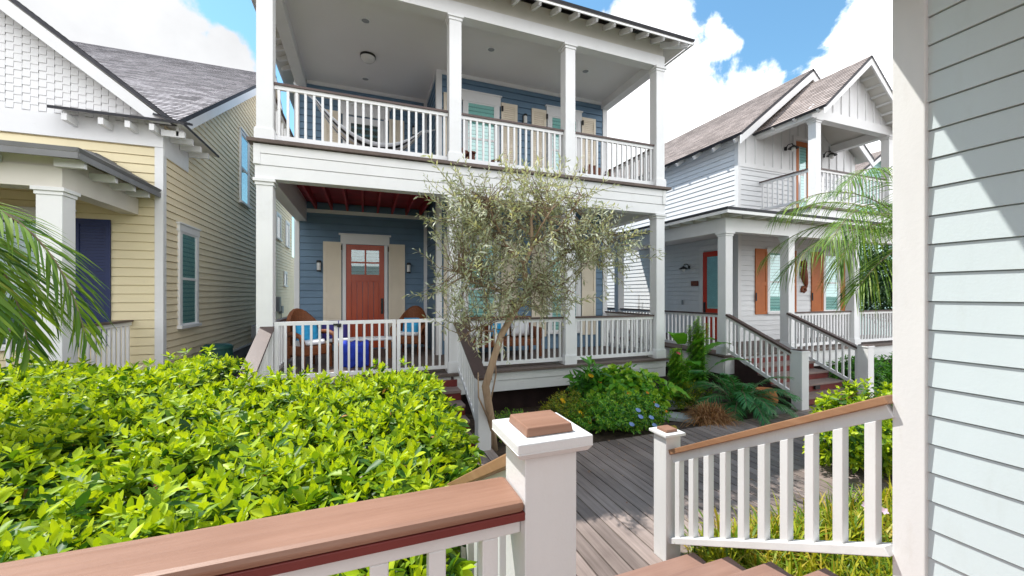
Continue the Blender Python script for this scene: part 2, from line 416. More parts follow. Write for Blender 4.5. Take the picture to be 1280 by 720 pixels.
def newel(parent, x0, x1, y0, y1, z0, z1, style='flat', mat='white', name='newel_post'):
    n = MB().box(x0, x1, y0, y1, z0, z1 - .03).build(name, M[mat], parent, bevel=.006)
    if style == 'flat':
        MB().box(x0 - .012, x1 + .012, y0 - .012, y1 + .012, z1 - .03, z1).build('post_cap', M[mat], n, bevel=.004)
        MB().box(x0 + .01, x1 - .01, y0 + .01, y1 - .01, z1, z1 + .02).build('cap_block', M['browncap'], n, bevel=.004)
    return n

def rafter_tails(parent, pts, d, w=.07, h=.12, mat='white'):
    """one tail per point, running along d"""
    for p in pts:
        p = Vector(p); dd = Vector(d)
        MB().bar(p, p + dd, w, h).build('rafter_tail', M[mat], parent)

# ------------------------------------------------------------------ setting
def ground():
    nx, ny = 60, 60
    xs = np.concatenate([np.linspace(-400, -14, 8), np.linspace(-12, 20, nx), np.linspace(24, 400, 8)])
    ys = np.concatenate([np.linspace(-300, -5, 6), np.linspace(-3, 12, ny), np.linspace(16, 500, 8)])
    v = []; r = np.random.default_rng(3)
    for y in ys:
        for x in xs:
            z = -.06 + (.03 * (r.random() - .5) if -12 <= x <= 20 and -3 <= y <= 12 else 0)
            v.append((x, y, z))
    W = len(xs); f = [(j * W + i, j * W + i + 1, (j + 1) * W + i + 1, (j + 1) * W + i) for j in range(len(ys) - 1) for i in range(W - 1)]
    me = bpy.data.meshes.new('ground'); me.from_pydata(v, [], f)
    return tag(link('ground', me, M['soil'], smooth=True), kind='structure')
ground()

def boardwalk():
    b = MB(); x = -9.0; w = .138
    while x < 16:
        y0 = 2.42 if .3 < x < 2.5 else 2.62
        if x < .85: y0 = 4.55
        if x < -1.6: y0 = 5.2
        y1 = 5.02
        if -1.7 < x < 1.68: y1 = 5.42
        if 7.55 < x < 10.05: y1 = 5.2
        if x < -1.7: x += w + .015; continue
        b.box(x, x + w, y0, y1, -.035, .0); x += w + .015
    o = b.build('boardwalk', M['deck'], bevel=.003); tag(o, kind='structure')
boardwalk()

# ------------------------------------------------------------------ blue two-storey house
def blue_house():
    h = thing('two_storey_house', 'blue two-storey house with white double porches and red-brown front door', 'house', (2.3, 6.9, 0))
    W, xl, xr, yf = M['white'], -1.56, 6.12, 6.93
    cx = [(-1.555, -1.335), (1.40, 1.62), (3.73, 3.95), (5.97, 6.19)]
    DW, BW = 10.65, 9.1
    # foundations and lower deck
    MB().box(-1.5, 6.1, 7.25, 20, -.06, .45).build('foundation', M['skirt'], h)
    d = MB(); y = 6.86
    d.box(-1.60, 6.26, 6.83, 7.0, .755, .80)
    y = 7.004
    while y < 10.64: d.box(-1.57, 6.2, y, min(y + .136, 10.64), .762, .80); y += .14
    d.build('porch_floor', M['porchdeck'], h)
    f = MB().box(-1.555, 6.19, 6.90, 6.945, .40, .60).box(-1.555, 6.19, 6.885, 6.94, .605, .752).box(6.15, 6.19, 6.945, 9.1, .40, .752).box(-1.555, -1.515, 6.945, 10.6, .40, .752)
    f.build('deck_fascia', W, h, bevel=.003)
    for a, b in cx: column(h, a, b, yf, yf + .22, .80, 3.97)
    # lower beam, boards lapped
    bm = MB(); bm.box(-1.56, 6.19, yf + .02, yf + .2, 3.97, 4.49)
    bm.box(-1.57, 6.2, yf - .005, yf + .02, 3.97, 4.17).box(-1.57, 6.2, yf - .015, yf + .02, 4.176, 4.345).box(-1.57, 6.2, yf - .025, yf + .02, 4.35, 4.49)
    for x in (-1.585, 6.12): bm.box(x, x + .09, yf - .034, yf - .001, 4.18, 4.488)
    bm.box(-1.555, -1.335, yf + .2, DW, 3.97, 4.49).box(5.97, 6.19, yf + .2, BW, 3.97, 4.49)
    bm.build('porch_beam', W, h, bevel=.003)
    MB().box(-1.34, 1.50, yf + .2, DW, 4.46, 4.49).build('soffit', M['redjoist'], h)
    for i in range(8):
        x = -1.15 + i * .355
        MB().box(x, x + .045, yf + .2, DW - .02, 4.28, 4.46).build('ceiling_joist', M['redjoist'], h)
    MB().box(1.50, 5.97, yf + .2, BW, 4.43, 4.49).build('ceiling', M['ceil'], h)
    u = MB(); u.box(-1.66, 6.30, yf - .09, yf + .12, 4.50, 4.55); y = yf + .124
    while y < 10.64: u.box(-1.57, 6.2, y, min(y + .136, 10.64), 4.5, 4.548); y += .14
    u.build('balcony_floor', M['porchdeck'], h)
    for a, b in cx: column(h, a, b, yf, yf + .22, 4.55, 7.21)
    b2 = MB().box(-1.555, 6.19, yf, yf + .22, 7.21, 7.45).box(-1.555, -1.335, yf + .22, DW, 7.21, 7.45).box(5.97, 6.19, yf + .22, BW, 7.21, 7.45)
    b2.build('balcony_beam', W, h, bevel=.004)
    MB().box(-1.335, 5.97, yf + .22, DW, 7.40, 7.44).build('balcony_ceiling', M['ceil'], h)
    MB().box(-1.335, 5.97, yf + .22, yf + .25, 7.35, 7.40).build('ceiling_trim', W, h)
    # frieze, tails, roof
    MB().box(-1.53, 6.165, yf + .02, yf + .06, 7.45, 7.80).box(-1.53, -1.49, yf + .06, 20, 7.45, 7.80).box(6.12, 6.165, yf + .06, 20, 7.45, 7.80).build('frieze', M['greytail'], h)
    for i in range(20):
        x = -1.45 + i * .405
        MB().bar((x, yf + .02, 7.71), (x, yf - .38, 7.555), .05, .1).build('rafter_tail', W, h)
    for i in range(9):
        y = yf + .5 + i * .405
        MB().bar((-1.53, y, 7.71), (-1.88, y, 7.57), .05, .1).build('rafter_tail', W, h)
    for i in range(5):
        y = yf + .5 + i * .405
        MB().bar((6.165, y, 7.71), (6.5, y, 7.57), .05, .1).build('rafter_tail', W, h)
    MB().bar((6.1, yf + .05, 7.70), (6.47, yf - .38, 7.54), .07, .12).build('rafter_tail', W, h)
    e0, e1, ef, eb, zr, ze = -1.95, 6.58, yf - .47, 20.4, 10.6, 7.62
    rf = MB(); A = (2.3, ef + 4.3, zr); B = (2.3, eb - 4.3, zr)
    roof_slab(rf, ((e0, ef, ze), (e1, ef, ze), (A[0] + .01, A[1], zr), (A[0] - .01, A[1], zr)), .045)
    roof_slab(rf, ((e0, eb, ze), (e0, ef, ze), A, B)); roof_slab(rf, ((e1, ef, ze), (e1, eb, ze), B, A)); roof_slab(rf, ((e1, eb, ze), (e0, eb, ze), (B[0] - .01, B[1], zr), (B[0] + .01, B[1], zr)))
    ro = rf.build('roof', [M['roofgrey'], M['roofdark'], M['soffit']], h)
    MB().box(e0 + .01, e1 - .01, ef + .015, ef + .035, ze - .1, ze - .062).box(e0 + .015, e0 + .035, ef, eb, ze - .1, ze - .062).box(e1 - .035, e1 - .015, ef, eb, ze - .1, ze - .062).build('eave_board', W, ro)
    # walls
    w = MB()
    for z0, z1 in ((.80, 4.46), (4.55, 7.40)):
        siding(w, (xl, DW, 0), (1, 0, 0), (0, -1, 0), [(0, z0), (3.12, z0), (3.12, z1), (0, z1)], .165)
        siding(w, (1.56, BW, 0), (1, 0, 0), (0, -1, 0), [(0, z0), (4.56, z0), (4.56, z1), (0, z1)], .165)
        siding(w, (1.56, BW, 0), (0, 1, 0), (-1, 0, 0), [(0, z0), (DW - BW, z0), (DW - BW, z1), (0, z1)], .165)
    siding(w, (xl, DW, 0), (0, 1, 0), (-1, 0, 0), [(0, .4), (9.3, .4), (9.3, 7.45), (0, 7.45)], .165)
    siding(w, (xr, BW, 0), (0, 1, 0), (1, 0, 0), [(0, .4), (10.9, .4), (10.9, 7.45), (0, 7.45)], .165)
    w.quad((xl, 20, .4), (xr, 20, .4), (xr, 20, 7.5), (xl, 20, 7.5))
    w.build('wall', M['blue'], h)
    t = MB()
    for z0, z1 in ((.80, 4.45), (4.55, 7.399)):
        t.box(-1.60, -1.49, DW - .03, DW + .1, z0, z1).box(1.46, 1.545, DW - .03, DW, z0, z1)
        t.box(1.53, 1.66, BW - .03, BW, z0, z1).box(1.53, 1.56, BW, BW + .10, z0, z1)
        t.box(6.02, 6.15, BW - .03, BW, z0, z1).box(6.12, 6.15, BW, BW + .11, z0, z1)
    t.box(-1.33, 1.46, DW - .035, DW, 4.19, 4.28).box(1.66, 5.97, BW - .035, BW, 4.36, 4.43)
    t.box(-1.33, 1.46, DW - .035, DW, 7.31, 7.40).box(1.66, 5.97, BW - .035, BW, 7.31, 7.40).box(1.525, 1.56, BW + .1, DW - .03, 7.31, 7.4)
    t.build('corner_trim', W, h)
    # front door
    D = MB(); y = DW
    D.box(-.45, -.33, y - .04, y, .84, 3.45).box(.33, .45, y - .04, y, .84, 3.45).box(-.33, .33, y - .04, y, 3.32, 3.45).box(-.33, .33, y - .04, y, 2.52, 2.70).box(-.33, .33, y - .04, y, .84, 1.1)
    D.box(-.33, .33, y - .04, y, 2.985, 3.025).box(-.02, .02, y - .041, y, 2.7, 3.32)
    for i in range(5): D.box(-.327 + i * .132, -.327 + i * .132 + .124, y - .027, y, 1.1, 2.52)
    dr = D.build('door', M['door'], h, bevel=.004)
    MB().box(-.33, .33, y - .022, y - .02, 2.7, 3.32).build('pane', M['glass'], dr)
    MB().box(-.34, .34, y - .017, y - .015, 2.69, 3.33).build('unlit_backing', M['blinddark'], dr)  # sheet behind the lites in the blind colour that has shade painted in
    MB().box(.37, .43, y - .06, y - .041, 1.70, 2.1).box(.385, .415, y - .12, y - .061, 1.78, 1.82).box(.385, .415, y - .12, y - .061, 1.98, 2.02).box(.385, .415, y - .135, y - .12, 1.76, 2.04).build('handle', M['black'], dr)
    MB().box(-.535, -.455, y - .05, y - .016, .80, 3.46).box(.455, .535, y - .05, y - .016, .8, 3.46).box(-.58, .58, y - .055, y - .014, 3.46, 3.68).box(-.62, .62, y - .085, y - .01, 3.68, 3.72).build('door_frame', W, h, bevel=.003)
    for a, b in ((-.97, -.56), (.56, .97)): shutter(h, DW, 'x', a, b, .98, 3.5, 'beige')
    hg = MB()
    for a in (-.565, .535): hg.box(a, a + .03, DW - .075, DW - .051, 3.3, 3.42)
    hg.build('shutter_hinge', M['black'], h)
    # upper door
    U = MB(); U.box(-.44, -.34, y - .04, y - .003, 4.6, 6.66).box(.34, .44, y - .04, y - .003, 4.6, 6.66).box(-.34, .34, y - .04, y - .003, 6.5, 6.66).box(-.34, .34, y - .04, y - .003, 4.6, 5.0)
    ud = U.build('balcony_door', W, h)
    MB().box(-.34, .34, y - .022, y - .02, 5.0, 6.5).build('pane', M['glass'], ud); MB().box(-.34, .34, y - .012, y - .010, 5.0, 6.5).build('unlit_backing', M['dark'], ud)  # sheet behind the pane, darkness of the room put into its colour
    MB().box(-.53, -.445, y - .05, y - .016, 4.55, 6.7).box(.445, .53, y - .05, y - .016, 4.55, 6.7).box(-.58, .58, y - .055, y - .014, 6.7, 6.95).box(-.62, .62, y - .08, y - .014, 6.95, 6.99).build('door_frame', W, h)
    for a, b in ((-.95, -.57), (.57, .95)): shutter(h, DW, 'x', a, b, 4.65, 6.74, 'beige')
    # bay windows, both storeys
    for z0, z1, top in ((1.25, 3.42, 3.50), (5.05, 6.78, 6.89)):
        window(h, BW, 'x', 2.25, 2.96, z0, z1, .1, .22, mat='white'); window(h, BW, 'x', 4.46, 5.22, z0, z1, .1, .22)
        for a, b in ((1.70, 2.11), (3.11, 3.53), (3.92, 4.32), (5.36, 5.78)): shutter(h, BW, 'x', a, b, z0 - .12, top, 'beige')
        for a in (2.06, 3.1, 4.30, 5.345): MB().box(a + .01, a + .05, BW - .085, BW - .051, top - .22, top - .10).build('shutter_hinge', M['black'], h)
    # railings
    F, U4 = .80, 4.55
    for z in (F, U4):
        railing(h, (1.63, 7.04, z), (3.72, 7.04, z)); railing(h, (3.96, 7.04, z), (5.96, 7.04, z))
        railing(h, (6.08, 7.17, z), (6.08, 9.0, z)); railing(h, (-1.45, 7.17, z), (-1.45, 10.58, z), gap=.26 if z > 1 else .2)
    railing(h, (-1.33, 7.04, U4), (1.39, 7.04, U4))
    return h
BH = blue_house()

def steps(name, label, x0, x1, ytop, zt, n, run, riser, tread, sidem='white', group=None):
    """n risers climbing towards +y, ending at ytop"""
    s = thing(name, label, 'steps', ((x0 + x1) / 2, ytop - n * run, 0), group)
    for i in range(n):
        z = zt * (i + 1) / n; y = ytop - (n - i) * run
        MB().box(x0, x1, y, y + .02, z - zt / n, z - .042 if i < n - 1 else z - .045).build('riser', M[riser], s)
        if i < n - 1:
            MB().box(x0, x1, y - .03, y + run * .48, z - .04, z).box(x0, x1, y + run * .48 + .006, y + run - .002, z - .04, z).build('tread', M[tread], s, bevel=.004)
    for x in (x0 + .01, x1 - .05):
        poly = [(x, ytop - n * run + .03, -.02), (x, ytop, -.02), (x, ytop, zt - .05)] + [p for i in range(n - 1, 0, -1) for p in ((x, ytop - (n - i) * run + .022, zt * i / n - .045), (x, ytop - (n - i + 1) * run + .022, zt * i / n - .045))]
        MB().prism(poly, (.04, 0, 0)).build('stringer', M[sidem], s)
    return s
bs = steps('front_steps', 'maroon and brown front steps climbing to the blue house behind the lime hedge', -1.3, 1.46, 6.84, .80, 5, .28, 'maroon', 'farstep', 'skirt')
for x, cap in ((-1.5, 1), (1.475, 1)):
    n = newel(bs, x, x + .19, 5.29, 5.48, 0, 1.03, 'none')
    railing(bs, (x + .095, 5.48, .08), (x + .095, 6.925, .76), h0=.12, h1=.95, capw=.19, caph=.04, name='stair_railing')
    MB().hexa([(x - .005, 5.27, 1.0), (x + .195, 5.27, 1.0), (x + .195, 5.49, 1.005), (x - .005, 5.49, 1.005)], [(x - .005, 5.27, 1.03), (x + .195, 5.27, 1.03), (x + .195, 5.49, 1.035), (x - .005, 5.49, 1.035)]).build('post_cap', M['browncap'], n)

def gate(name, label, x0, x1, z0, latch=False):
    g = thing(name, label, 'gate', ((x0 + x1) / 2, 7.0, .8), 'white gates closing the porch')
    y0, y1, z1 = 6.985, 7.025, z0 + .90
    f = MB().box(x0, x0 + .06, y0, y1, z0, z1).box(x1 - .06, x1, y0, y1, z0, z1).box(x0 + .06, x1 - .06, y0, y1, z1 - .06, z1).box(x0 + .06, x1 - .06, y0, y1, z0, z0 + .06)
    f.build('frame', M['white'], g, bevel=.003)
    n = round((x1 - x0) / .135)
    for i in range(1, n):
        x = x0 + .03 + (x1 - x0 - .06) * i / n
        MB().box(x - .017, x + .017, y0 + .002, y1 - .002, z0 + .06, z1 - .06).build('baluster', M['white'], g)
    if latch: MB().box(x1 - .07, x1 + .05, y0 - .03, y0 - .002, z1 - .075, z1 - .045).lathe((x1 + .02, y0 - .03, z1 - .11), [(0, 0), (.03, .01), (.03, .05), (0, .06)], 10).build('latch', M['black'], g)
    return g
gate('porch_gate', 'narrow white gate panel with a black latch, beside the left porch column', -1.325, -.42, .87, True)
gate('porch_gate', 'white gate leaf in front of the red-brown door', -.405, .49, .87)
gate('porch_gate', 'white gate leaf beside the porch column, in front of the wicker chair with hooded back', .505, 1.39, .87)

# lights on the blue house
def sconce(label, x, y, z, group, d=(0, -1)):
    s = thing('wall_lantern', label, 'wall lamp', (x, y, z), group)
    MB().box(x - .045, x + .045, y - .03, y - .016, z - .14, z + .12).box(x - .015, x + .015, y - .09, y - .03, z + .06, z + .09).build('backplate', M['black'], s)
    MB().lathe((x, y - .1, z), [(0, .14), (.05, .12), (.055, .07), (.05, .07)], 14).lathe((x, y - .1, z), [(0, -.14), (.05, -.13), (.05, -.11), (0, -.11)], 14).build('cap', M['black'], s)
    MB().lathe((x, y - .1, z), [(0, -.11), (.045, -.11), (.045, .07), (0, .07)], 14).build('lamp_shade', M['lampglass'], s, smooth=False)
    return s
l0 = sconce('black wall lantern left of the red-brown front door', -1.06, 10.65, 2.9, 'wall lanterns of the blue house')
for lab, p in (('black wall lantern right of the red-brown front door', (1.06, 10.65, 2.9)), ('black wall lantern between the two upper balcony windows', (3.72, 9.1, 6.55)), ('black wall lantern right of the upper balcony door, behind the hammock', (1.2, 10.65, 6.5))):
    tag(copy_tree(l0, p), lab)

def dome(label, x, y, r, z=7.40):
    s = thing('ceiling_light', label, 'ceiling light', (x, y, z), 'ceiling lights of the balcony')
    MB().lathe((x, y, z), [(r * 1.05, 0), (r * 1.05, -.04), (r, -.045), (r * .98, -.01)], 24).build('rim', M['black'], s)
    MB().lathe((x, y, z), [(r, -.042), (r * .93, -.085), (r * .7, -.12), (r * .35, -.14), (0, -.145)], 24).build('lamp_shade', M['lampglass'], s, smooth=True)
dome('round frosted dome light in the middle of the balcony ceiling above the hammock', .05, 9.1, .155)
def can(label, x, y):
    s = thing('recessed_light', label, 'ceiling light', (x, y, 7.4), 'recessed lights of the balcony')
    MB().lathe((x, y, 7.399), [(.10, 0), (.10, -.012), (.075, -.012), (.07, -.002)], 20).build('rim', M['white'], s)
    MB().lathe((x, y, 7.399), [(.07, -.002), (.05, -.004), (0, -.004)], 20).build('lens', M['greyplastic'], s)
    return s
c0 = can('recessed ceiling light of the balcony between the dome light and the front beam', 0, 7.95)
for lab, x, y in (('recessed ceiling light of the balcony nearest to the upper door', 0, 10.1), ('recessed ceiling light of the balcony in the bay between the second and third column', 2.5, 7.95), ('recessed ceiling light of the balcony near the right end beam', 4.8, 7.95)): tag(copy_tree(c0, (x, y, 7.4)), lab)

# furniture on the porches
def hammock():
    t = thing('hammock', 'striped hammock hung across the upper balcony behind the railing', 'hammock', (.2, 8.8, 4.6))
    A, B = Vector((-1.33, 8.7, 6.35)), Vector((1.56, 9.2, 6.05)); n, m = 26, 11
    pts = []
    for i in range(n + 1):
        s = i / n; c = A.lerp(B, .12 + .76 * s); sag = .85 * (1 - (2 * s - 1) ** 2)
        for k in range(m + 1):
            q = k / m * 2 - 1; wd = .12 + .33 * math.sin(math.pi * s) ** .6
            pts.append((c.x, c.y + q * wd, c.z - .18 - sag + .16 * q * q * math.sin(math.pi * s)))
    for nm, sel, mt in (('cloth', None, None),):
        me = bpy.data.meshes.new('cloth'); f = []; mi = []
        for i in range(n):
            for k in range(m): f.append((i * (m + 1) + k, i * (m + 1) + k + 1, (i + 1) * (m + 1) + k + 1, (i + 1) * (m + 1) + k)); mi.append((0, 1, 0, 2)[k % 4])
        me.from_pydata(pts, [], f)
        o = link('cloth', me, [M['cushion'], M['dark'], M['beige']], t, True); me.polygons.foreach_set('material_index', mi)
        so = o.modifiers.new('thick', 'SOLIDIFY'); so.thickness = .012
    for P, i in ((A, 0), (B, n)):
        c = MB()
        for k in range(0, m + 1, 2): c.tube([P, pts[i * (m + 1) + k]], .006, 5)
        c.build('cord', M['cushion'], t)
hammock()

def wicker_chair(label, x, y, z, rz, group='wicker chairs on the lower porch'):
    t = thing('wicker_chair', label, 'chair', (x, y, z), group)
    m = M['wicker']
    MB().box(x - .3, x + .3, y - .3, y + .3, z + .26, z + .44).build('seat', m, t, bevel=.03)
    bk = MB(); n = 10
    for i in range(n):
        a0, a1 = -1.15 + 2.3 * i / n, -1.15 + 2.3 * (i + 1) / n
        P = lambda a, r: (x + math.sin(a) * r, y + .02 + math.cos(a) * r * .95)
        hgt = lambda a: z + .62 + .50 * math.cos(a * .8) ** 2
        p, q, p2, q2 = P(a0, .30), P(a1, .30), P(a0, .37), P(a1, .37)
        bk.hexa([(*p, z + .2), (*q, z + .2), (*q2, z + .2), (*p2, z + .2)], [(*p, hgt(a0)), (*q, hgt(a1)), (*q2, hgt(a1) + .01), (*p2, hgt(a0) + .01)])
    bk.build('backrest', m, t)
    for s in (-1, 1):
        MB().tube([(x + s * .34, y + .1, z + .66), (x + s * .35, y - .1, z + .67), (x + s * .34, y - .3, z + .62), (x + s * .32, y - .34, z + .45)], .045, 8).build('armrest', m, t, smooth=True)
        for k in (-1, 1): MB().tube([(x + s * .28, y + k * .27, z), (x + s * .27, y + k * .26, z + .3)], .03, 8).build('leg', m, t)
    t.rotation_euler = (0, 0, rz); return t
w0 = wicker_chair('brown wicker chair with turquoise cushion at the left end of the lower porch', -1.02, 8.4, .8, R(40))
w1 = copy_tree(w0, (1.0, 9.5, .8), rotz=R(-25)); tag(w1, 'brown wicker chair with a hooded back right of the front door')
def pillow(name, label, x, y, z, w, h, d, mat, rz=0, tilt=0):
    bm = bmesh.new(); bmesh.ops.create_cube(bm, size=1); bmesh.ops.subdivide_edges(bm, edges=bm.edges, cuts=5, use_grid_fill=True)
    for v in bm.verts:
        a, b, c = v.co.x * 2, v.co.y * 2, v.co.z * 2
        k = (1 - a ** 4 * .8) * (1 - c ** 4 * .8)
        v.co = Vector((a * w / 2, b * d / 2 * (.25 + .75 * k), c * h / 2))
    me = bpy.data.meshes.new(name); bm.to_mesh(me); bm.free()
    o = link(name, me, M[mat], None, True); o.location = (x, y, z); o.rotation_euler = (tilt, 0, rz)
    return tag(o, label, 'cushion')
pillow('cushion', 'bright turquoise cushion leaning in the left wicker chair', -1.05, 8.44, 1.47, .42, .40, .16, 'turquoise', R(40), R(-12))
pillow('seat_pad', 'white seat pad on the left wicker chair', -.99, 8.36, 1.285, .50, .10, .46, 'cushion', R(40))
pillow('cushion', 'blue cushion in the hooded wicker chair right of the front door', 1.0, 9.42, 1.46, .36, .38, .15, 'turquoise', R(-25), R(-15))
pillow('seat_pad', 'white seat pad on the hooded wicker chair right of the front door', .98, 9.46, 1.285, .50, .10, .46, 'cushion', R(-25))
pillow('cushion', 'indigo cushion on the porch between the left wicker chair and the front door', -.62, 9.3, 1.42, .5, .42, .2, 'violet', R(10), R(-10))
def small_table():
    t = thing('side_table', 'low wicker side table under a cobalt blue throw in front of the door', 'table', (-.2, 8.3, .8))
    MB().box(-.5, .12, 8.05, 8.55, 1.18, 1.24).build('table_top', M['wicker'], t, bevel=.01)
    for x in (-.46, .08):
        for y in (8.09, 8.51): MB().box(x - .025, x + .025, y - .025, y + .025, .8, 1.18).build('leg', M['wicker'], t)
    b = thing('bench', 'white topped low bench behind the blue throw below the front door', 'bench', (-.1, 9.2, .8))
    MB().box(-.75, .55, 8.95, 9.35, 1.2, 1.26).build('seat', M['cushion'], b, bevel=.02)
    for x in (-.7, .5): MB().box(x - .03, x + .03, 8.98, 9.32, .8, 1.2).build('leg', M['wicker'], b)
    nx, ny = 22, 18; v = []
    for j in range(ny + 1):
        for i in range(nx + 1):
            u, q = i / nx - .5, j / ny
            x = -.2 + u * .52; s = q * 1.1
            if s < .35: y, z = 8.45 - s, 1.26
            else: y, z = 8.10 - .06 - .04 * math.sin(s * 4), 1.26 - (s - .35) * .6
            y += .025 * math.sin(u * 40) * (s > .35) * (s - .3); z += .02 * math.sin(u * 17 + 1)
            v.append((x, y - .012, z))
    f = [(j * (nx + 1) + i, j * (nx + 1) + i + 1, (j + 1) * (nx + 1) + i + 1, (j + 1) * (nx + 1) + i) for j in range(ny) for i in range(nx)]
    me = bpy.data.meshes.new('throw'); me.from_pydata(v, [], f)
    o = link('throw_blanket', me, M['cobalt'], None, True); o.modifiers.new('t', 'SOLIDIFY').thickness = .012
    tag(o, 'cobalt blue patterned throw draped over the low wicker table', 'blanket')
small_table()
def sofa():
    t = thing('wicker_sofa', 'long brown wicker sofa behind the railing under the porch window', 'sofa', (2.9, 8.4, .8))
    MB().box(1.95, 3.75, 8.1, 8.75, 1.05, 1.2).build('seat', M['wicker'], t, bevel=.02)
    MB().box(1.95, 3.75, 8.68, 8.78, 1.2, 1.68).build('backrest', M['wicker'], t, bevel=.03)
    for x in (1.93, 3.69): MB().box(x, x + .08, 8.08, 8.7, 1.2, 1.45).build('armrest', M['wicker'], t, bevel=.02)
    for x in (1.98, 3.72):
        for y in (8.13, 8.7): MB().box(x - .03, x + .03, y - .03, y + .03, .8, 1.05).build('leg', M['wicker'], t)
    pillow('cushion', 'white cushion at the left end of the long wicker sofa', 2.2, 8.56, 1.43, .44, .40, .16, 'cushion', 0, R(-12))
    pillow('cushion', 'white cushion at the right end of the long wicker sofa', 3.4, 8.56, 1.43, .44, .40, .16, 'cushion', 0, R(-12))
    pillow('cushion', 'turquoise cushion in the middle of the long wicker sofa', 2.85, 8.54, 1.43, .42, .38, .15, 'turquoise', 0, R(-12))
sofa()
def deck_chair(label, x, y, rz):
    z = 4.55
    t = thing('deck_chair', label, 'chair', (x, y, z), 'wooden chairs on the balcony'); m = M['chairwood']
    MB().hexa([(x - .28, y - .32, z + .36), (x + .28, y - .32, z + .36), (x + .28, y + .22, z + .24), (x - .28, y + .22, z + .24)], [(x - .28, y - .32, z + .40), (x + .28, y - .32, z + .40), (x + .28, y + .22, z + .28), (x - .28, y + .22, z + .28)]).build('seat', m, t)
    b = MB()
    for i in range(5):
        a = x - .25 + i * .105; hh = .98 - .03 * abs(i - 2) ** 1.5
        b.hexa([(a, y + .18, z + .26), (a + .09, y + .18, z + .26), (a + .09, y + .21, z + .26), (a, y + .21, z + .26)], [(a, y + .42, z + hh), (a + .09, y + .42, z + hh), (a + .09, y + .45, z + hh), (a, y + .45, z + hh)])
    b.build('backrest', m, t)
    for s in (-1, 1):
        MB().box(x + s * .34 - .06, x + s * .34 + .06, y - .38, y + .34, z + .58, z + .61).build('armrest', m, t)
        MB().box(x + s * .31 - .03, x + s * .31 + .03, y - .34, y - .25, z, z + .58).build('leg', m, t); MB().box(x + s * .31 - .03, x + s * .31 + .03, y + .22, y + .3, z, z + .58).build('leg', m, t)
    t.rotation_euler = (0, 0, rz); return t
k0 = deck_chair('brown wooden chair at the right end of the upper balcony', 5.25, 8.3, R(-20))
tag(copy_tree(k0, (2.25, 8.35, 4.55), rotz=R(25)), 'brown wooden chair on the balcony below its larger window, beside the second column')

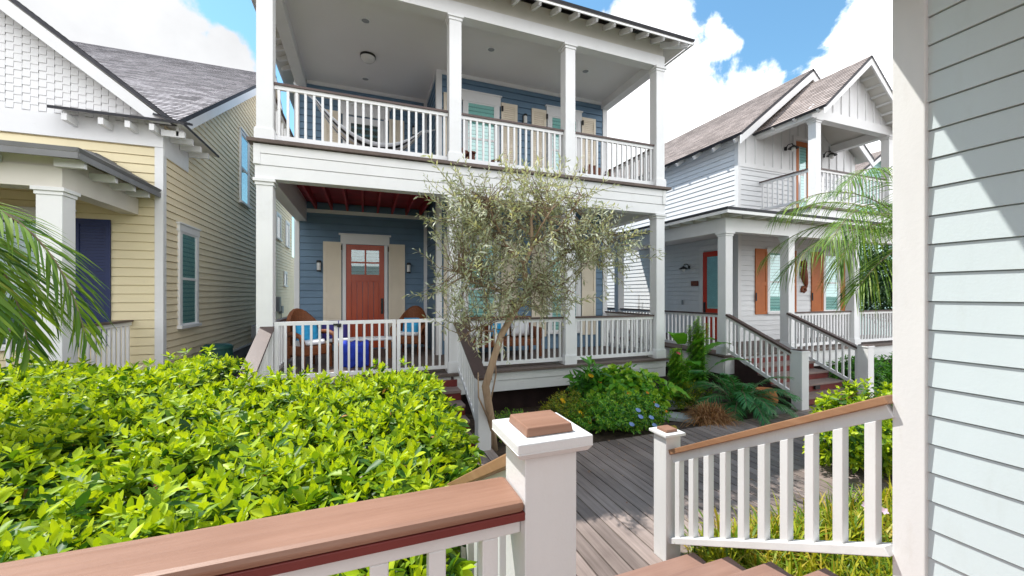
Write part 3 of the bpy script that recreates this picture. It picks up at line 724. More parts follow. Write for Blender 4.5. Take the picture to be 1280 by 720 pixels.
# ------------------------------------------------------------------ yellow house
def yellow_house():
    h = thing('cottage', 'yellow cottage with white shingled gable and navy shutter', 'house', (-6.5, 8.9, 0))
    W, xc, yw = M['white'], -3.46, 8.9
    MB().box(-12, xc - .05, yw + .05, 22, -.06, .64).build('foundation', M['concrete'], h)
    w = MB(); siding(w, (-12, yw, 0), (1, 0, 0), (0, -1, 0), [(0, .65), (8.54, .65), (8.54, 4.86), (0, 4.86)], .155); w.build('front_wall', M['yellow'], h)
    s = MB(); siding(s, (xc, yw, 0), (0, 1, 0), (1, 0, 0), [(0, .65), (13.4, .65), (13.4, 7.3), (8.1, 10.25), (0, 5.25)], .135)
    siding(s, (xc, yw + 13.4, 0), (0, 1, 0), (1, 0, 0), [(0, .65), (1.6, .65), (1.6, 4.1), (0, 4.1)], .135)
    s.build('side_wall', M['lemon'], h)
    MB().quad((-12, 22.3, .6), (xc - .01, 22.3, .6), (xc - .01, 22.3, 7.3), (-12, 22.3, 7.3)).quad((-12, 8.9, .6), (-12, 22.3, .6), (-12, 22.3, 7), (-12, 8.9, 5)).quad((-12, 23.9, .6), (xc - .01, 23.9, .6), (xc - .01, 23.9, 4.1), (-12, 23.9, 4.1)).quad((-12, 22.3, 4.1), (xc - .01, 22.3, 4.1), (xc - .01, 23.9, 4.1), (-12, 23.9, 4.1)).build('rear_wall', M['lemon'], h)
    MB().box(xc - .10, xc + .025, yw - .025, yw + .0, .62, 4.86).box(xc - .0, xc + .025, yw, yw + .10, .62, 5.2).build('corner_trim', W, h)
    MB().box(-12, xc + .03, yw - .04, yw, 4.86, 5.24).box(xc - .0, xc + .03, yw + .0, yw + 1.05, 4.72, 5.2).build('frieze', W, h)
    MB().box(-12, xc + .03, yw - .03, yw, .5, .65).box(xc, xc + .03, yw, yw + 13.4, .60, .65).build('water_table', W, h)
    MB().box(xc - .04, xc + .012, yw + .1, yw + 13.4, .35, .598).build('base_board', M['concrete'], h)
    # shingled gable: apex and shakes
    ax, az = -7.6, 8.66; sl = (az - 5.3) / (ax + 3.32)
    top = lambda x: 5.3 + (-3.32 - x) * .785 if x > ax else 5.3 + (-3.32 - 2 * ax + 0 + x - 0) * 0 + (x + 11.88) * .785
    MB().prism([(-11.8, yw, 5.24), (-3.46, yw, 5.24), (ax, yw, az - .1)], (0, .05, 0)).build('gable_wall', W, h)
    sh = MB(); rr = random.Random(5); row = 0; z = 5.26
    while z < 8.5:
        x = -11.7; k = row % 2; 
        while x < -3.5:
            ww = .10
            drop = .045 if (k + row) % 2 else 0
            if z + .15 < top(x) and z + .15 < top(x + ww): sh.hexa([(x + .003, yw - .028 - .004 * rr.random(), z - drop), (x + ww - .003, yw - .028, z - drop), (x + ww - .003, yw - .001, z - drop), (x + .003, yw - .001, z - drop)], [(x + .003, yw - .014, z + .15), (x + ww - .003, yw - .014, z + .15), (x + ww - .003, yw - .001, z + .15), (x + .003, yw - .001, z + .15)])
            x += ww; k += 1
        z += .135; row += 1
    sh.build('gable_shingles', W, h)
    # gable roof and rake boards
    yg = 8.58; rg = MB()
    roof_slab(rg, ((-3.2, yg + .05, 5.3), (-3.2, yg, 5.3), (ax, yg, 8.76), (ax, 14.2, 8.76)))
    roof_slab(rg, ((2 * ax + 3.2, yg, 5.3), (2 * ax + 3.2, yg + .05, 5.3), (ax, 14.2, 8.76), (ax, yg, 8.76)))
    rg.build('gable_roof', [M['roofgrey'], M['roofdark'], M['soffit']], h)
    MB().prism([(-3.22, yg + .01, 5.21), (-3.5, yg + .01, 5.21), (ax, yg + .01, 8.42), (ax, yg + .01, 8.68)], (0, .045, 0)).prism([(2 * ax + 3.22, yg + .01, 5.21), (2 * ax + 3.5, yg + .01, 5.21), (ax - .002, yg + .01, 8.42), (ax - .002, yg + .01, 8.68)], (0, .045, 0)).build('rake_board', W, h)
    # pent eave across the gable foot and round the corner
    pe = MB(); roof_slab(pe, ((-4.8, 8.52, 5.24), (-3.0, 8.52, 5.24), (-3.0, 8.88, 5.36), (-4.8, 8.88, 5.36)), .035, .1)
    roof_slab(pe, ((-3.0, 8.52, 5.22), (-3.0, 10.3, 5.22), (-3.44, 10.3, 5.34), (-3.44, 8.52, 5.34)), .035, .1)
    pe.build('pent_roof', [M['roofgrey'], M['roofdark'], M['soffit']], h)
    for x in (-4.66, -4.2, -3.85, -3.52): MB().box(x, x + .07, 8.58, 8.86, 5.06, 5.17).build('rafter_tail', W, h)
    for y in (8.75, 9.1, 9.5, 9.9): MB().box(-3.42, -3.08, y, y + .07, 5.04, 5.15).build('rafter_tail', W, h)
    # main roof, ridge along x
    rm = MB(); roof_slab(rm, ((-3.5, 8.62, 5.27), (-3.16, 8.62, 5.27), (-3.16, 17.0, 10.47), (-3.5, 17.0, 10.47)), .08); roof_slab(rm, ((-12.3, 8.97, 5.487), (-3.501, 8.97, 5.487), (-3.501, 17.0, 10.47), (-12.3, 17.0, 10.47)), .08)
    roof_slab(rm, ((-3.16, 22.7, 7.0), (-12.3, 22.7, 7.0), (-12.3, 17.0, 10.47), (-3.16, 17.0, 10.47)), .08)
    rm.build('roof', [M['roofgrey'], M['roofdark'], M['soffit']], h)
    MB().prism([(-3.2, 8.75, 5.06), (-3.2, 8.75, 5.27), (-3.2, 17, 10.37), (-3.2, 22.6, 6.95), (-3.2, 22.6, 6.75), (-3.2, 17, 10.13)], (.035, 0, 0)).build('rake_board', W, h)
    # porch
    d = MB().box(-12, -3.75, 6.92, 7.1, .755, .8); y = 7.104
    while y < 8.88: d.box(-12, -3.78, y, min(y + .136, 8.88), .762, .8); y += .14
    d.build('porch_floor', M['porchdeck'], h)
    MB().box(-12, -3.79, 6.97, 7.01, .36, .752).box(-3.83, -3.79, 7.01, 8.86, .36, .752).build('deck_fascia', W, h)
    for x in (-4.05, -7.9): column(h, x, x + .26, 7.0, 7.26, .8, 3.62)
    b = MB().box(-12, -3.79, 7.0, 7.26, 3.62, 3.9).box(-4.03, -3.79, 7.26, 8.88, 3.62, 3.9).box(-12, -3.82, 7.03, 7.23, 3.9, 4.1).box(-4.0, -3.82, 7.23, 8.88, 3.9, 4.1)
    b.build('porch_beam', M['cream_trim'], h, bevel=.004)
    MB().box(-12, -3.95, 7.2, 8.86, 4.02, 4.05).build('porch_ceiling', M['cream_trim'], h)
    pr = MB(); roof_slab(pr, ((-12, 6.68, 4.08), (-3.46, 6.68, 4.08), (-4.3, 8.87, 4.62), (-12, 8.87, 4.62)), .045, .5); roof_slab(pr, ((-3.46, 6.68, 4.08), (-3.46, 8.87, 4.08), (-4.3, 8.872, 4.62), (-4.31, 8.868, 4.62)), .045, .5)
    pr.build('porch_roof', [M['metalroof'], M['metalroof'], M['soffit']], h)
    MB().box(-12, -3.47, 6.685, 6.71, 3.95, 4.03).box(-3.49, -3.465, 6.71, 8.87, 3.95, 4.03).build('eave_board', M['metalroof'], h)
    for y in (6.9, 7.6, 8.1, 8.55): MB().box(-3.82, -3.52, y, y + .07, 3.88, 3.99).build('rafter_tail', W, h)
    for x in (-4.45, -5.2, -5.95, -6.7): MB().box(x, x + .07, 6.73, 7.02, 3.88, 3.99).build('rafter_tail', W, h)
    # openings
    window(h, yw, 'x', -5.75, -4.78, 1.35, 3.45, .1, .16, blind='blinddark')
    shutter(h, yw, 'x', -4.64, -4.17, 1.3, 3.5, 'navy'); shutter(h, yw, 'x', -6.36, -5.89, 1.3, 3.5, 'navy')
    window(h, xc, 'y+', 9.60, 10.33, 1.58, 3.45, .1, .14, blind='blind'); window(h, xc, 'y+', 13.6, 14.35, 4.95, 6.95, .1, .1)
    window(h, xc, 'y+', 18.6, 19.3, 4.55, 5.5, .12, 0, meeting=False); window(h, xc, 'y+', 20.6, 21.3, 4.45, 5.5, .12, 0, meeting=False)
    window(h, xc, 'y+', 20.2, 20.7, 2.6, 3.15, .1, 0, meeting=False)
    railing(h, (-7.6, 7.12, .8), (-4.06, 7.12, .8)); railing(h, (-3.9, 7.27, .8), (-3.9, 8.86, .8), gap=.13)
    # services on the side wall
    MB().box(xc + .016, xc + .15, 14.75, 15.1, .78, 1.2).box(xc + .016, xc + .09, 14.85, 14.95, .2, .78).build('meter_box', M['greyplastic'], h)
    MB().box(xc + .016, xc + .16, 18.4, 18.75, 1.5, 2.1).build('meter_box', M['greyplastic'], h)
    MB().box(xc + .016, xc + .12, 19.1, 19.5, 1.4, 1.7).tube([(xc + .06, 19.3, 1.4), (xc + .06, 19.3, .3)], .02).build('meter_box', M['greyplastic'], h)
yellow_house()
def bin_():
    t = thing('rain_barrel', 'dark teal barrel between the yellow cottage and the blue house', 'barrel', (-2.98, 10.1, 0))
    MB().lathe((-2.98, 10.1, -.05), [(0, 0), (.26, 0), (.3, .35), (.31, .7), (.27, 1.1)], 24).build('body', M['teal'], t, smooth=True)
    MB().lathe((-2.98, 10.1, -.05), [(.285, 1.08), (.29, 1.13), (.22, 1.18), (0, 1.2)], 24).build('lid', M['teal'], t, smooth=True)
bin_()

# ------------------------------------------------------------------ white house
def white_house():
    h = thing('gabled_house', 'white gabled house with orange shutters, red door and small balcony', 'house', (12, 8.5, 0))
    W, xl, yw, xr = M['whitesiding'], 10.3, 8.5, 15.7
    T = M['white']
    MB().box(xl + .05, xr - .05, yw + .05, 22, -.06, .5).build('foundation', M['skirt'], h)
    w = MB()
    siding(w, (xl, yw, 0), (1, 0, 0), (0, -1, 0), [(0, .8), (xr - xl, .8), (xr - xl, 6.05), (0, 6.05)], .15)
    siding(w, (xl, yw, 0), (0, 1, 0), (-1, 0, 0), [(0, .5), (13.5, .5), (13.5, 6.85), (0, 6.85)], .15)
    siding(w, (xr, yw, 0), (0, 1, 0), (1, 0, 0), [(0, .5), (13.5, .5), (13.5, 6.85), (0, 6.85)], .15)
    w.quad((xl, 22, .5), (xr, 22, .5), (xr, 22, 6.85), (13, 22, 9.1), (xl, 22, 6.85))
    w.build('wall', W, h)
    cx, cz = 13.0, 9.2; s = (9.2 - 6.78) / (13.0 - 9.95)
    MB().prism([(xl, yw, 6.05), (xr, yw, 6.05), (xr, yw, 6.9), (cx, yw, 8.95), (xl, yw, 6.9)], (0, .03, 0)).build('gable_wall', T, h)
    bt = MB(); x = xl + .3
    while x < xr: bt.box(x, x + .05, yw - .03, yw, 6.06, min(6.85 + (x - xl) * s, 6.85 + (xr - x) * s)); x += .38
    bt.box(xl, xr, yw - .035, yw, 5.98, 6.1)
    bt.build('batten', T, h)
    MB().box(xl - .025, xl + .1, yw - .025, yw + 0, .8, 6.9).box(xl - .025, xl, yw, yw + .1, .8, 6.85).box(xr - .1, xr + .025, yw - .025, yw, .8, 6.9).build('corner_trim', T, h)
    r = MB(); e = 6.78
    roof_slab(r, ((9.93, 22.3, e), (9.93, 8.1, e), (cx, 8.1, cz), (cx, 22.3, cz)), .07); roof_slab(r, ((2 * cx - 9.93, 8.1, e), (2 * cx - 9.93, 22.3, e), (cx, 22.3, cz), (cx, 8.1, cz)), .07)
    r.build('roof', [M['roofbrown'], M['roofdark'], M['soffit']], h)
    rb = MB()
    for sgn in (-1, 1): rb.prism([(cx + sgn * 3.05, 8.11, e - .3), (cx + sgn * 3.05, 8.11, e - .065), (cx, 8.11, cz - .07), (cx, 8.11, cz - .33)], (0, .04, 0))
    rb.build('rake_board', T, h)
    for i in range(12):
        y = 8.35 + i * .75; MB().bar((10.3, y, 6.84), (9.97, y, 6.62), .05, .11).build('rafter_tail', T, h)
    # balcony with its own gable
    bx0, bx1, by, bz = 11.0, 14.6, 6.9, 4.55
    MB().box(bx0 - .05, bx1 + .05, by - .05, yw, bz - .06, bz).build('balcony_floor', M['porchdeck'], h)
    MB().box(bx0, bx1, by, yw, 4.2, bz - .062).build('balcony_base', T, h)
    for a in (11.17, 14.4): column(h, a, a + .2, 6.9, 7.1, bz, 6.87)
    MB().box(11.0, 14.6, 6.9, 7.1, 6.87, 7.12).box(11.0, 11.2, 7.1, yw, 6.87, 7.1).box(14.4, 14.6, 7.1, yw, 6.87, 7.1).build('balcony_beam', T, h, bevel=.004)
    gx, gz, ge = 12.8, 8.66, 7.0; gs = (gz - ge) / (gx - 10.9)
    MB().prism([(11.0, 6.95, 7.12), (14.6, 6.95, 7.12), (gx, 6.95, 8.58)], (0, .04, 0)).build('balcony_gable', T, h)
    b = MB(); x = 11.2
    while x < 14.5: b.box(x, x + .045, 6.925, 6.949, 7.13, 7.06 + min(x - 11.0, 14.6 - x) * gs - .04); x += .36
    b.build('batten', T, h)
    r = MB(); roof_slab(r, ((10.88, 8.49, ge), (10.88, 6.5, ge), (gx, 6.5, gz), (gx, 8.49, gz)), .06); roof_slab(r, ((2 * gx - 10.88, 6.5, ge), (2 * gx - 10.88, 8.49, ge), (gx, 8.49, gz), (gx, 6.5, gz)), .06)
    r.build('balcony_roof', [M['roofbrown'], M['roofdark'], M['soffit']], h)
    rb = MB()
    for sgn in (-1, 1): rb.prism([(gx + sgn * 1.90, 6.51, ge - .2), (gx + sgn * 1.90, 6.51, ge - .055), (gx, 6.51, gz - .06), (gx, 6.51, gz - .26)], (0, .04, 0))
    rb.build('rake_board', T, h)
    for i in range(8):
        for sgn in (-1, 1):
            t = (i + .5) / 8; MB().bar((gx + sgn * 1.88 * (1 - t), 6.56, ge - .09 + (gz - ge) * t - .02), (gx + sgn * 1.88 * (1 - t), 6.94, ge - .09 + (gz - ge) * t - .02), .05, .06).build('lookout', T, h)
    for y in (6.7, 7.3, 7.9): MB().bar((11.02, y, 7.04), (10.93, y, 6.93), .06, .1).build('rafter_tail', T, h)
    railing(h, (11.2, 7.11, bz), (11.2, 8.48, bz), h0=.2, h1=1.05, cap='browncap', gap=.16); railing(h, (11.38, 7.0, bz), (14.39, 7.0, bz), h0=.2, h1=1.05, cap='browncap', gap=.16)
    # upper door
    d = MB().box(12.75, 12.87, yw - .05, yw - .016, bz, 7.05).box(13.25, 13.37, yw - .05, yw - .016, bz, 7.05).box(12.87, 13.25, yw - .05, yw - .016, 6.9, 7.05).box(12.87, 13.25, yw - .05, yw - .016, bz, bz + .22).build('balcony_door', M['orange'], h)
    MB().box(12.87, 13.25, yw - .03, yw - .028, bz + .22, 6.9).build('pane', M['glass'], d); MB().box(12.87, 13.25, yw - .021, yw - .019, bz + .22, 6.9).build('blind', M['blind'], d)
    MB().box(12.62, 12.745, yw - .045, yw - .016, bz, 7.1).box(13.375, 13.5, yw - .045, yw - .016, bz, 7.1).box(12.62, 13.5, yw - .046, yw - .016, 7.1, 7.22).build('door_frame', T, h)
    # wrap-around porch
    F = .8
    fl = MB().box(7.62, 16.6, 6.64, 6.82, F - .045, F); y = 6.824
    while y < yw - .02: fl.box(7.65, 16.6, y, min(y + .136, yw - .02), F - .04, F); y += .14
    fl.box(7.65, xl - .02, yw - .018, 13, F - .041, F)
    fl.build('porch_floor', M['porchdeck'], h)
    MB().box(7.72, 16.5, 6.70, 6.74, .36, F - .047).box(7.70, 7.74, 6.74, 13, .36, F - .047).build('deck_fascia', T, h)
    MB().box(7.9, 16.4, 7.0, 13, -.06, .34).build('porch_base', M['skirt'], h)
    for a in (7.79, 9.9, 12.5, 15.3): column(h, a, a + .22, 6.75, 6.97, F, 3.66)
    for y in (10.85, 12.7): column(h, 7.79, 8.01, y, y + .22, F, 3.66)
    MB().box(7.79, 16.5, 6.75, 6.97, 3.66, 3.98).box(7.79, 8.01, 6.97, 13, 3.66, 3.98).build('porch_beam', T, h, bevel=.004)
    MB().box(7.82, 16.4, 6.80, 6.9, 3.98, 4.14).box(7.82, 7.92, 6.9, 13, 3.98, 4.14).build('frieze', M['greytail'], h)
    MB().box(8.0, 16.4, 6.95, yw - .02, 3.96, 3.985).box(8.0, xl - .02, yw - .018, 13, 3.96, 3.985).build('porch_ceiling', M['ceil'], h)
    r = MB(); roof_slab(r, ((7.42, 6.38, 4.12), (17, 6.38, 4.12), (17, yw - .02, 4.5), (xl - .02, yw - .02, 4.5)), .05, .3); roof_slab(r, ((7.42, 13.2, 4.12), (7.42, 6.38, 4.12), (xl - .02, yw - .02, 4.5), (xl - .02, 13.2, 4.5)), .05, .3)
    r.build('porch_roof', [M['roofdark'], M['roofdark'], M['soffit']], h)
    MB().box(7.43, 17, 6.39, 6.41, 4.0, 4.066).box(7.43, 7.45, 6.41, 13, 4.0, 4.066).build('eave_board', T, h)
    for i in range(18): MB().box(7.95 + i * .42, 8.02 + i * .42, 6.43, 6.8, 4.0, 4.07).build('rafter_tail', T, h)
    for i in range(14): MB().box(7.47, 7.82, 6.9 + i * .42, 6.97 + i * .42, 4.0, 4.07).build('rafter_tail', T, h)
    # red door on the side wall
    x = xl
    d = MB().box(x - .05, x - .016, 8.86, 9.0, F, 3.56).box(x - .05, x - .016, 9.6, 9.74, F, 3.56).box(x - .05, x - .016, 9.0, 9.6, 3.4, 3.56).box(x - .05, x - .016, 9.0, 9.6, F, 1.75).build('door', M['reddoor'], h, bevel=.004)
    MB().box(x - .034, x - .032, 9.0, 9.6, 1.75, 3.4).build('pane', M['glass'], d); MB().box(x - .023, x - .021, 9.0, 9.6, 1.75, 3.4).build('curtain', M['curtain'], d)
    MB().box(x - .08, x - .051, 9.63, 9.70, 1.6, 1.95).build('handle', M['black'], d)
    MB().box(x - .056, x - .016, 8.74, 8.855, F, 3.6).box(x - .056, x - .016, 9.745, 9.87, F, 3.6).box(x - .058, x - .016, 8.74, 9.87, 3.6, 3.74).build('door_frame', T, h)
    MB().box(x - .03, x - .016, 10.6, 10.68, 1.85, 2.0).build('outlet_cover', M['greyplastic'], h)
    # front windows and shutters
    for a, b in ((11.55, 12.2), (14.15, 14.82)): window(h, yw, 'x', a, b, 1.66, 3.5, .08, .1, mat='white')
    for a, b in ((10.97, 11.46), (12.29, 12.76), (13.49, 14.05), (14.92, 15.4)): shutter(h, yw, 'x', a, b, 1.6, 3.58, 'orange')
    for a in (10.95, 13.47, 14.93): MB().box(a, a + .03, yw - .08, yw - .051, 2.0, 2.25).build('shutter_hook', M['black'], h)
    # railings
    railing(h, (7.9, 6.98, F), (7.9, 10.84, F), gap=.14); railing(h, (10.13, 6.86, F), (12.49, 6.86, F)); railing(h, (12.73, 6.86, F), (15.29, 6.86, F)); railing(h, (7.9, 11.08, F), (7.9, 12.69, F), gap=.14)
    return h
white_house()
ws = steps('front_steps', 'dark red front steps of the white gabled house between two white newels', 7.97, 9.8, 6.68, .80, 5, .29, 'maroon', 'farstep', 'skirt')
for x in (7.74, 9.77):
    n = newel(ws, x, x + .20, 5.03, 5.23, 0, 1.12, 'flat')
    railing(ws, (x + .1, 5.23, .12), (x + .1, 6.745, .80), h0=.12, h1=.95, capw=.12, caph=.045, name='stair_railing')
MB().box(8.85, 9.0, 5.475, 5.515, .20, .285).build('step_light', M['black'], ws)

def barn_light(label, x, y, z, d, group):
    t = thing('barn_light', label, 'wall lamp', (x, y, z), group); dx, dy = d
    MB().tube([(x, y, z), (x + dx * .1, y + dy * .1, z + .10), (x + dx * .22, y + dy * .22, z + .09), (x + dx * .26, y + dy * .26, z)], .014, 8).lathe((x + dx * .01, y + dy * .01, z), [(0, -.06), (.05, -.05), (.05, .05), (0, .06)], 12).build('arm', M['black'], t)
    c = (x + dx * .26, y + dy * .26, z - .02)
    MB().lathe(c, [(.03, .05), (.06, .02), (.14, -.03), (.15, -.05), (.13, -.04), (.05, 0)], 18).build('lamp_shade', M['black'], t, smooth=True)
    MB().lathe(c, [(.05, -.02), (.062, -.08), (.05, -.14), (0, -.16)], 14).build('bulb', M['lampglass'], t, smooth=True)
    return t
g = 'black lamps on the white house'
barn_light('black hooded lamp beside the red door of the white house', 10.3, 10.35, 3.12, (-1, 0), g)
b0 = barn_light('black barn lamp left of the orange balcony door', 12.3, 8.5, 6.75, (0, -1), g)
tag(copy_tree(b0, (14.1, 8.5, 6.75)), 'black barn lamp right of the orange balcony door')
pl = thing('house_plaque', 'small dark red plaque left of the red door', 'plaque', (10.28, 10.1, 2.56))
pb = MB().box(10.255, 10.284, 9.95, 10.25, 2.48, 2.65).build('plate', M['maroon'], pl, bevel=.006); MB().box(10.25, 10.2545, 9.975, 10.225, 2.5, 2.63).build('panel', M['rust'], pl)

def ornament():
    t = thing('wall_ornament', 'rusty brown seahorse shaped ornament on the white house wall', 'wall ornament', (13.15, 8.48, 2.2))
    x, y, z = 13.13, 8.465, 2.25
    MB().tube([(x - .10, y, z + .02), (x - .12, y, z + .10), (x - .06, y, z + .18), (x + .04, y, z + .16), (x + .06, y, z + .07), (x, y, z + .02), (x - .03, y, z + .08)], [.03, .04, .05, .05, .045, .035, .02], 10).build('tail', M['rust'], t, smooth=True)
    MB().tube([(x + .06, y, z + .15), (x + .09, y, z + .28), (x + .02, y, z + .42), (x - .04, y, z + .58), (x - .02, y, z + .72), (x - .0, y, z + .80)], [.045, .06, .10, .125, .10, .07], 12).build('body', M['rust'], t, smooth=True)
    MB().tube([(x, y, z + .76), (x + .01, y, z + .88), (x - .02, y, z + .98), (x - .1, y, z + .96), (x - .14, y, z + .84)], [.07, .09, .085, .055, .035], 12).build('head', M['rust'], t, smooth=True)
    f = MB()
    for i in range(6): f.bar((x + .06, y, z + .40 + i * .05), (x + .16 - abs(i - 2.5) * .02, y, z + .38 + i * .05), .02, .035)
    f.build('fin', M['rust'], t)
    f = MB()
    for i in range(5): f.bar((x + .0 + i * .015, y, z + 1.02 - i * .03), (x + .06 + i * .02, y, z + 1.06 - i * .055), .02, .03)
    f.build('crest', M['rust'], t)
ornament()

def teal_house():
    h = thing('house', 'pale teal house with brown roof far behind the right balcony', 'house', (24, 14, 0))
    w = MB(); siding(w, (20, 12, 0), (1, 0, 0), (0, -1, 0), [(0, 0), (8, 0), (8, 6.6), (4, 9.2), (0, 6.6)], .18); siding(w, (20, 12, 0), (0, 1, 0), (-1, 0, 0), [(0, 0), (12, 0), (12, 6.6), (0, 6.6)], .18)
    w.build('wall', M['tealwall'], h)
    r = MB(); roof_slab(r, ((19.6, 24, 6.5), (19.6, 11.6, 6.5), (24, 11.6, 9.35), (24, 24, 9.35)), .1); roof_slab(r, ((28.4, 11.6, 6.5), (28.4, 24, 6.5), (24, 24, 9.35), (24, 11.6, 9.35)), .1)
    r.build('roof', [M['roofbrown'], M['roofdark'], M['soffit']], h)
    MB().prism([(19.65, 11.62, 6.3), (19.65, 11.62, 6.48), (24, 11.62, 9.25), (24, 11.62, 9.0)], (0, .05, 0)).prism([(28.35, 11.62, 6.3), (28.35, 11.62, 6.48), (24.01, 11.62, 9.25), (24.01, 11.62, 9.0)], (0, .05, 0)).build('rake_board', M['white'], h)
    window(h, 12, 'x', 21, 22, 4.2, 6, .1, .15); window(h, 12, 'x', 23.5, 24.5, 4.2, 6, .1, .15)
M['tealwall'] = paint('pale teal siding', (.42, .66, .62), .6, .05)
teal_house()

# ------------------------------------------------------------------ the house the camera stands at
def pale_house():
    h = thing('porch_house', 'pale blue grey house with white corner board and open porch', 'house', (4, -1, 0))
    xw, y1 = 2.392, 1.10
    w = MB(); siding(w, (xw, y1 - .095, 0), (0, -1, 0), (-1, 0, 0), [(0, -.02), (5.5, -.02), (5.5, 6.4), (0, 6.4)], .1285, .009, .006)
    siding(w, (xw, y1, 0), (1, 0, 0), (0, 1, 0), [(.1, -.02), (6, -.02), (6, 6.4), (.1, 6.4)], .1285, .009, .006)
    siding(w, (-1.5, -4.0, 0), (1, 0, 0), (0, 1, 0), [(0, .8), (3.88, .8), (3.88, 3.9), (0, 3.9)], .1285, .009, .006)
    w.build('wall', M['pale'], h)
    MB().box(xw - .028, xw + .1, y1 - .097, y1 + .022, -.02, 6.4).build('corner_board', M['white_near'], h, bevel=.005)
    d = MB(); y = 1.13 - .136
    d.box(-5.5, 2.36, .99, 1.15, .78, .82)
    while y > -3.9: d.box(-5.5, 2.36, y - .136, y - .006, .785, .82); y -= .142
    d.build('porch_floor', M['steptread'], h)
    MB().box(-5.5, 2.38, 1.07, 1.11, .2, .778).build('deck_fascia', M['white'], h)
    r = MB(); roof_slab(r, ((2.38, 1.36, 3.95), (.75, 1.36, 3.95), (.75, -3.99, 5.2), (2.38, -3.99, 5.2)), .08, .2)
    r.build('porch_roof', [M['roofgrey'], M['white'], M['soffit']], h)
    MB().box(.85, 2.37, .85, 1.05, 3.66, 3.82).build('porch_beam', M['white'], h)
    MB().box(.85, 1.05, -3.9, .85, 3.66, 3.82).build('porch_beam', M['white'], h)
    column(h, .85, 1.05, -3.95, -3.75, .82, 3.66)
    r = MB(); roof_slab(r, ((8.8, 1.6, 6.4), (2.0, 1.6, 6.4), (2.0, -2.5, 7.4), (8.8, -2.5, 7.4)), .1); roof_slab(r, ((2.0, -6, 6.4), (8.8, -6, 6.4), (8.8, -2.5, 7.4), (2.0, -2.5, 7.4)), .1)
    r.build('roof', [M['roofgrey'], M['roofdark'], M['soffit']], h)
pale_house()

def porch_steps():
    s = thing('porch_steps', 'brown painted steps going down from the near porch to the boardwalk', 'steps', (1.45, 1.8, 0))
    ys = [2.40, 2.085, 1.77, 1.455]
    for i, y in enumerate(ys):
        z = .165 * (i + 1)
        yn = ys[i + 1] if i < 3 else 1.15
        MB().box(.40, 2.43, yn - .01, y + .0, z - .042, z).build('tread', M['steptread'], s, bevel=.006)
        MB().box(.42, 2.415, y - .045, y - .025, z - .165 + (.002 if i else -.02), z - .043).build('riser', M['maroon'], s)
    MB().box(.42, 2.415, 1.10, 1.12, .662, .778).build('riser', M['maroon'], s)
    for x in (.42, 2.36):
        poly = [(x, 2.35, -.03), (x, 1.13, -.03), (x, 1.13, .61), (x, 1.41, .61), (x, 1.41, .45), (x, 1.725, .45), (x, 1.725, .285), (x, 2.04, .285), (x, 2.04, .12), (x, 2.35, .12)]
        MB().prism(poly, (.045, 0, 0)).build('stringer', M['maroon'], s)
porch_steps()

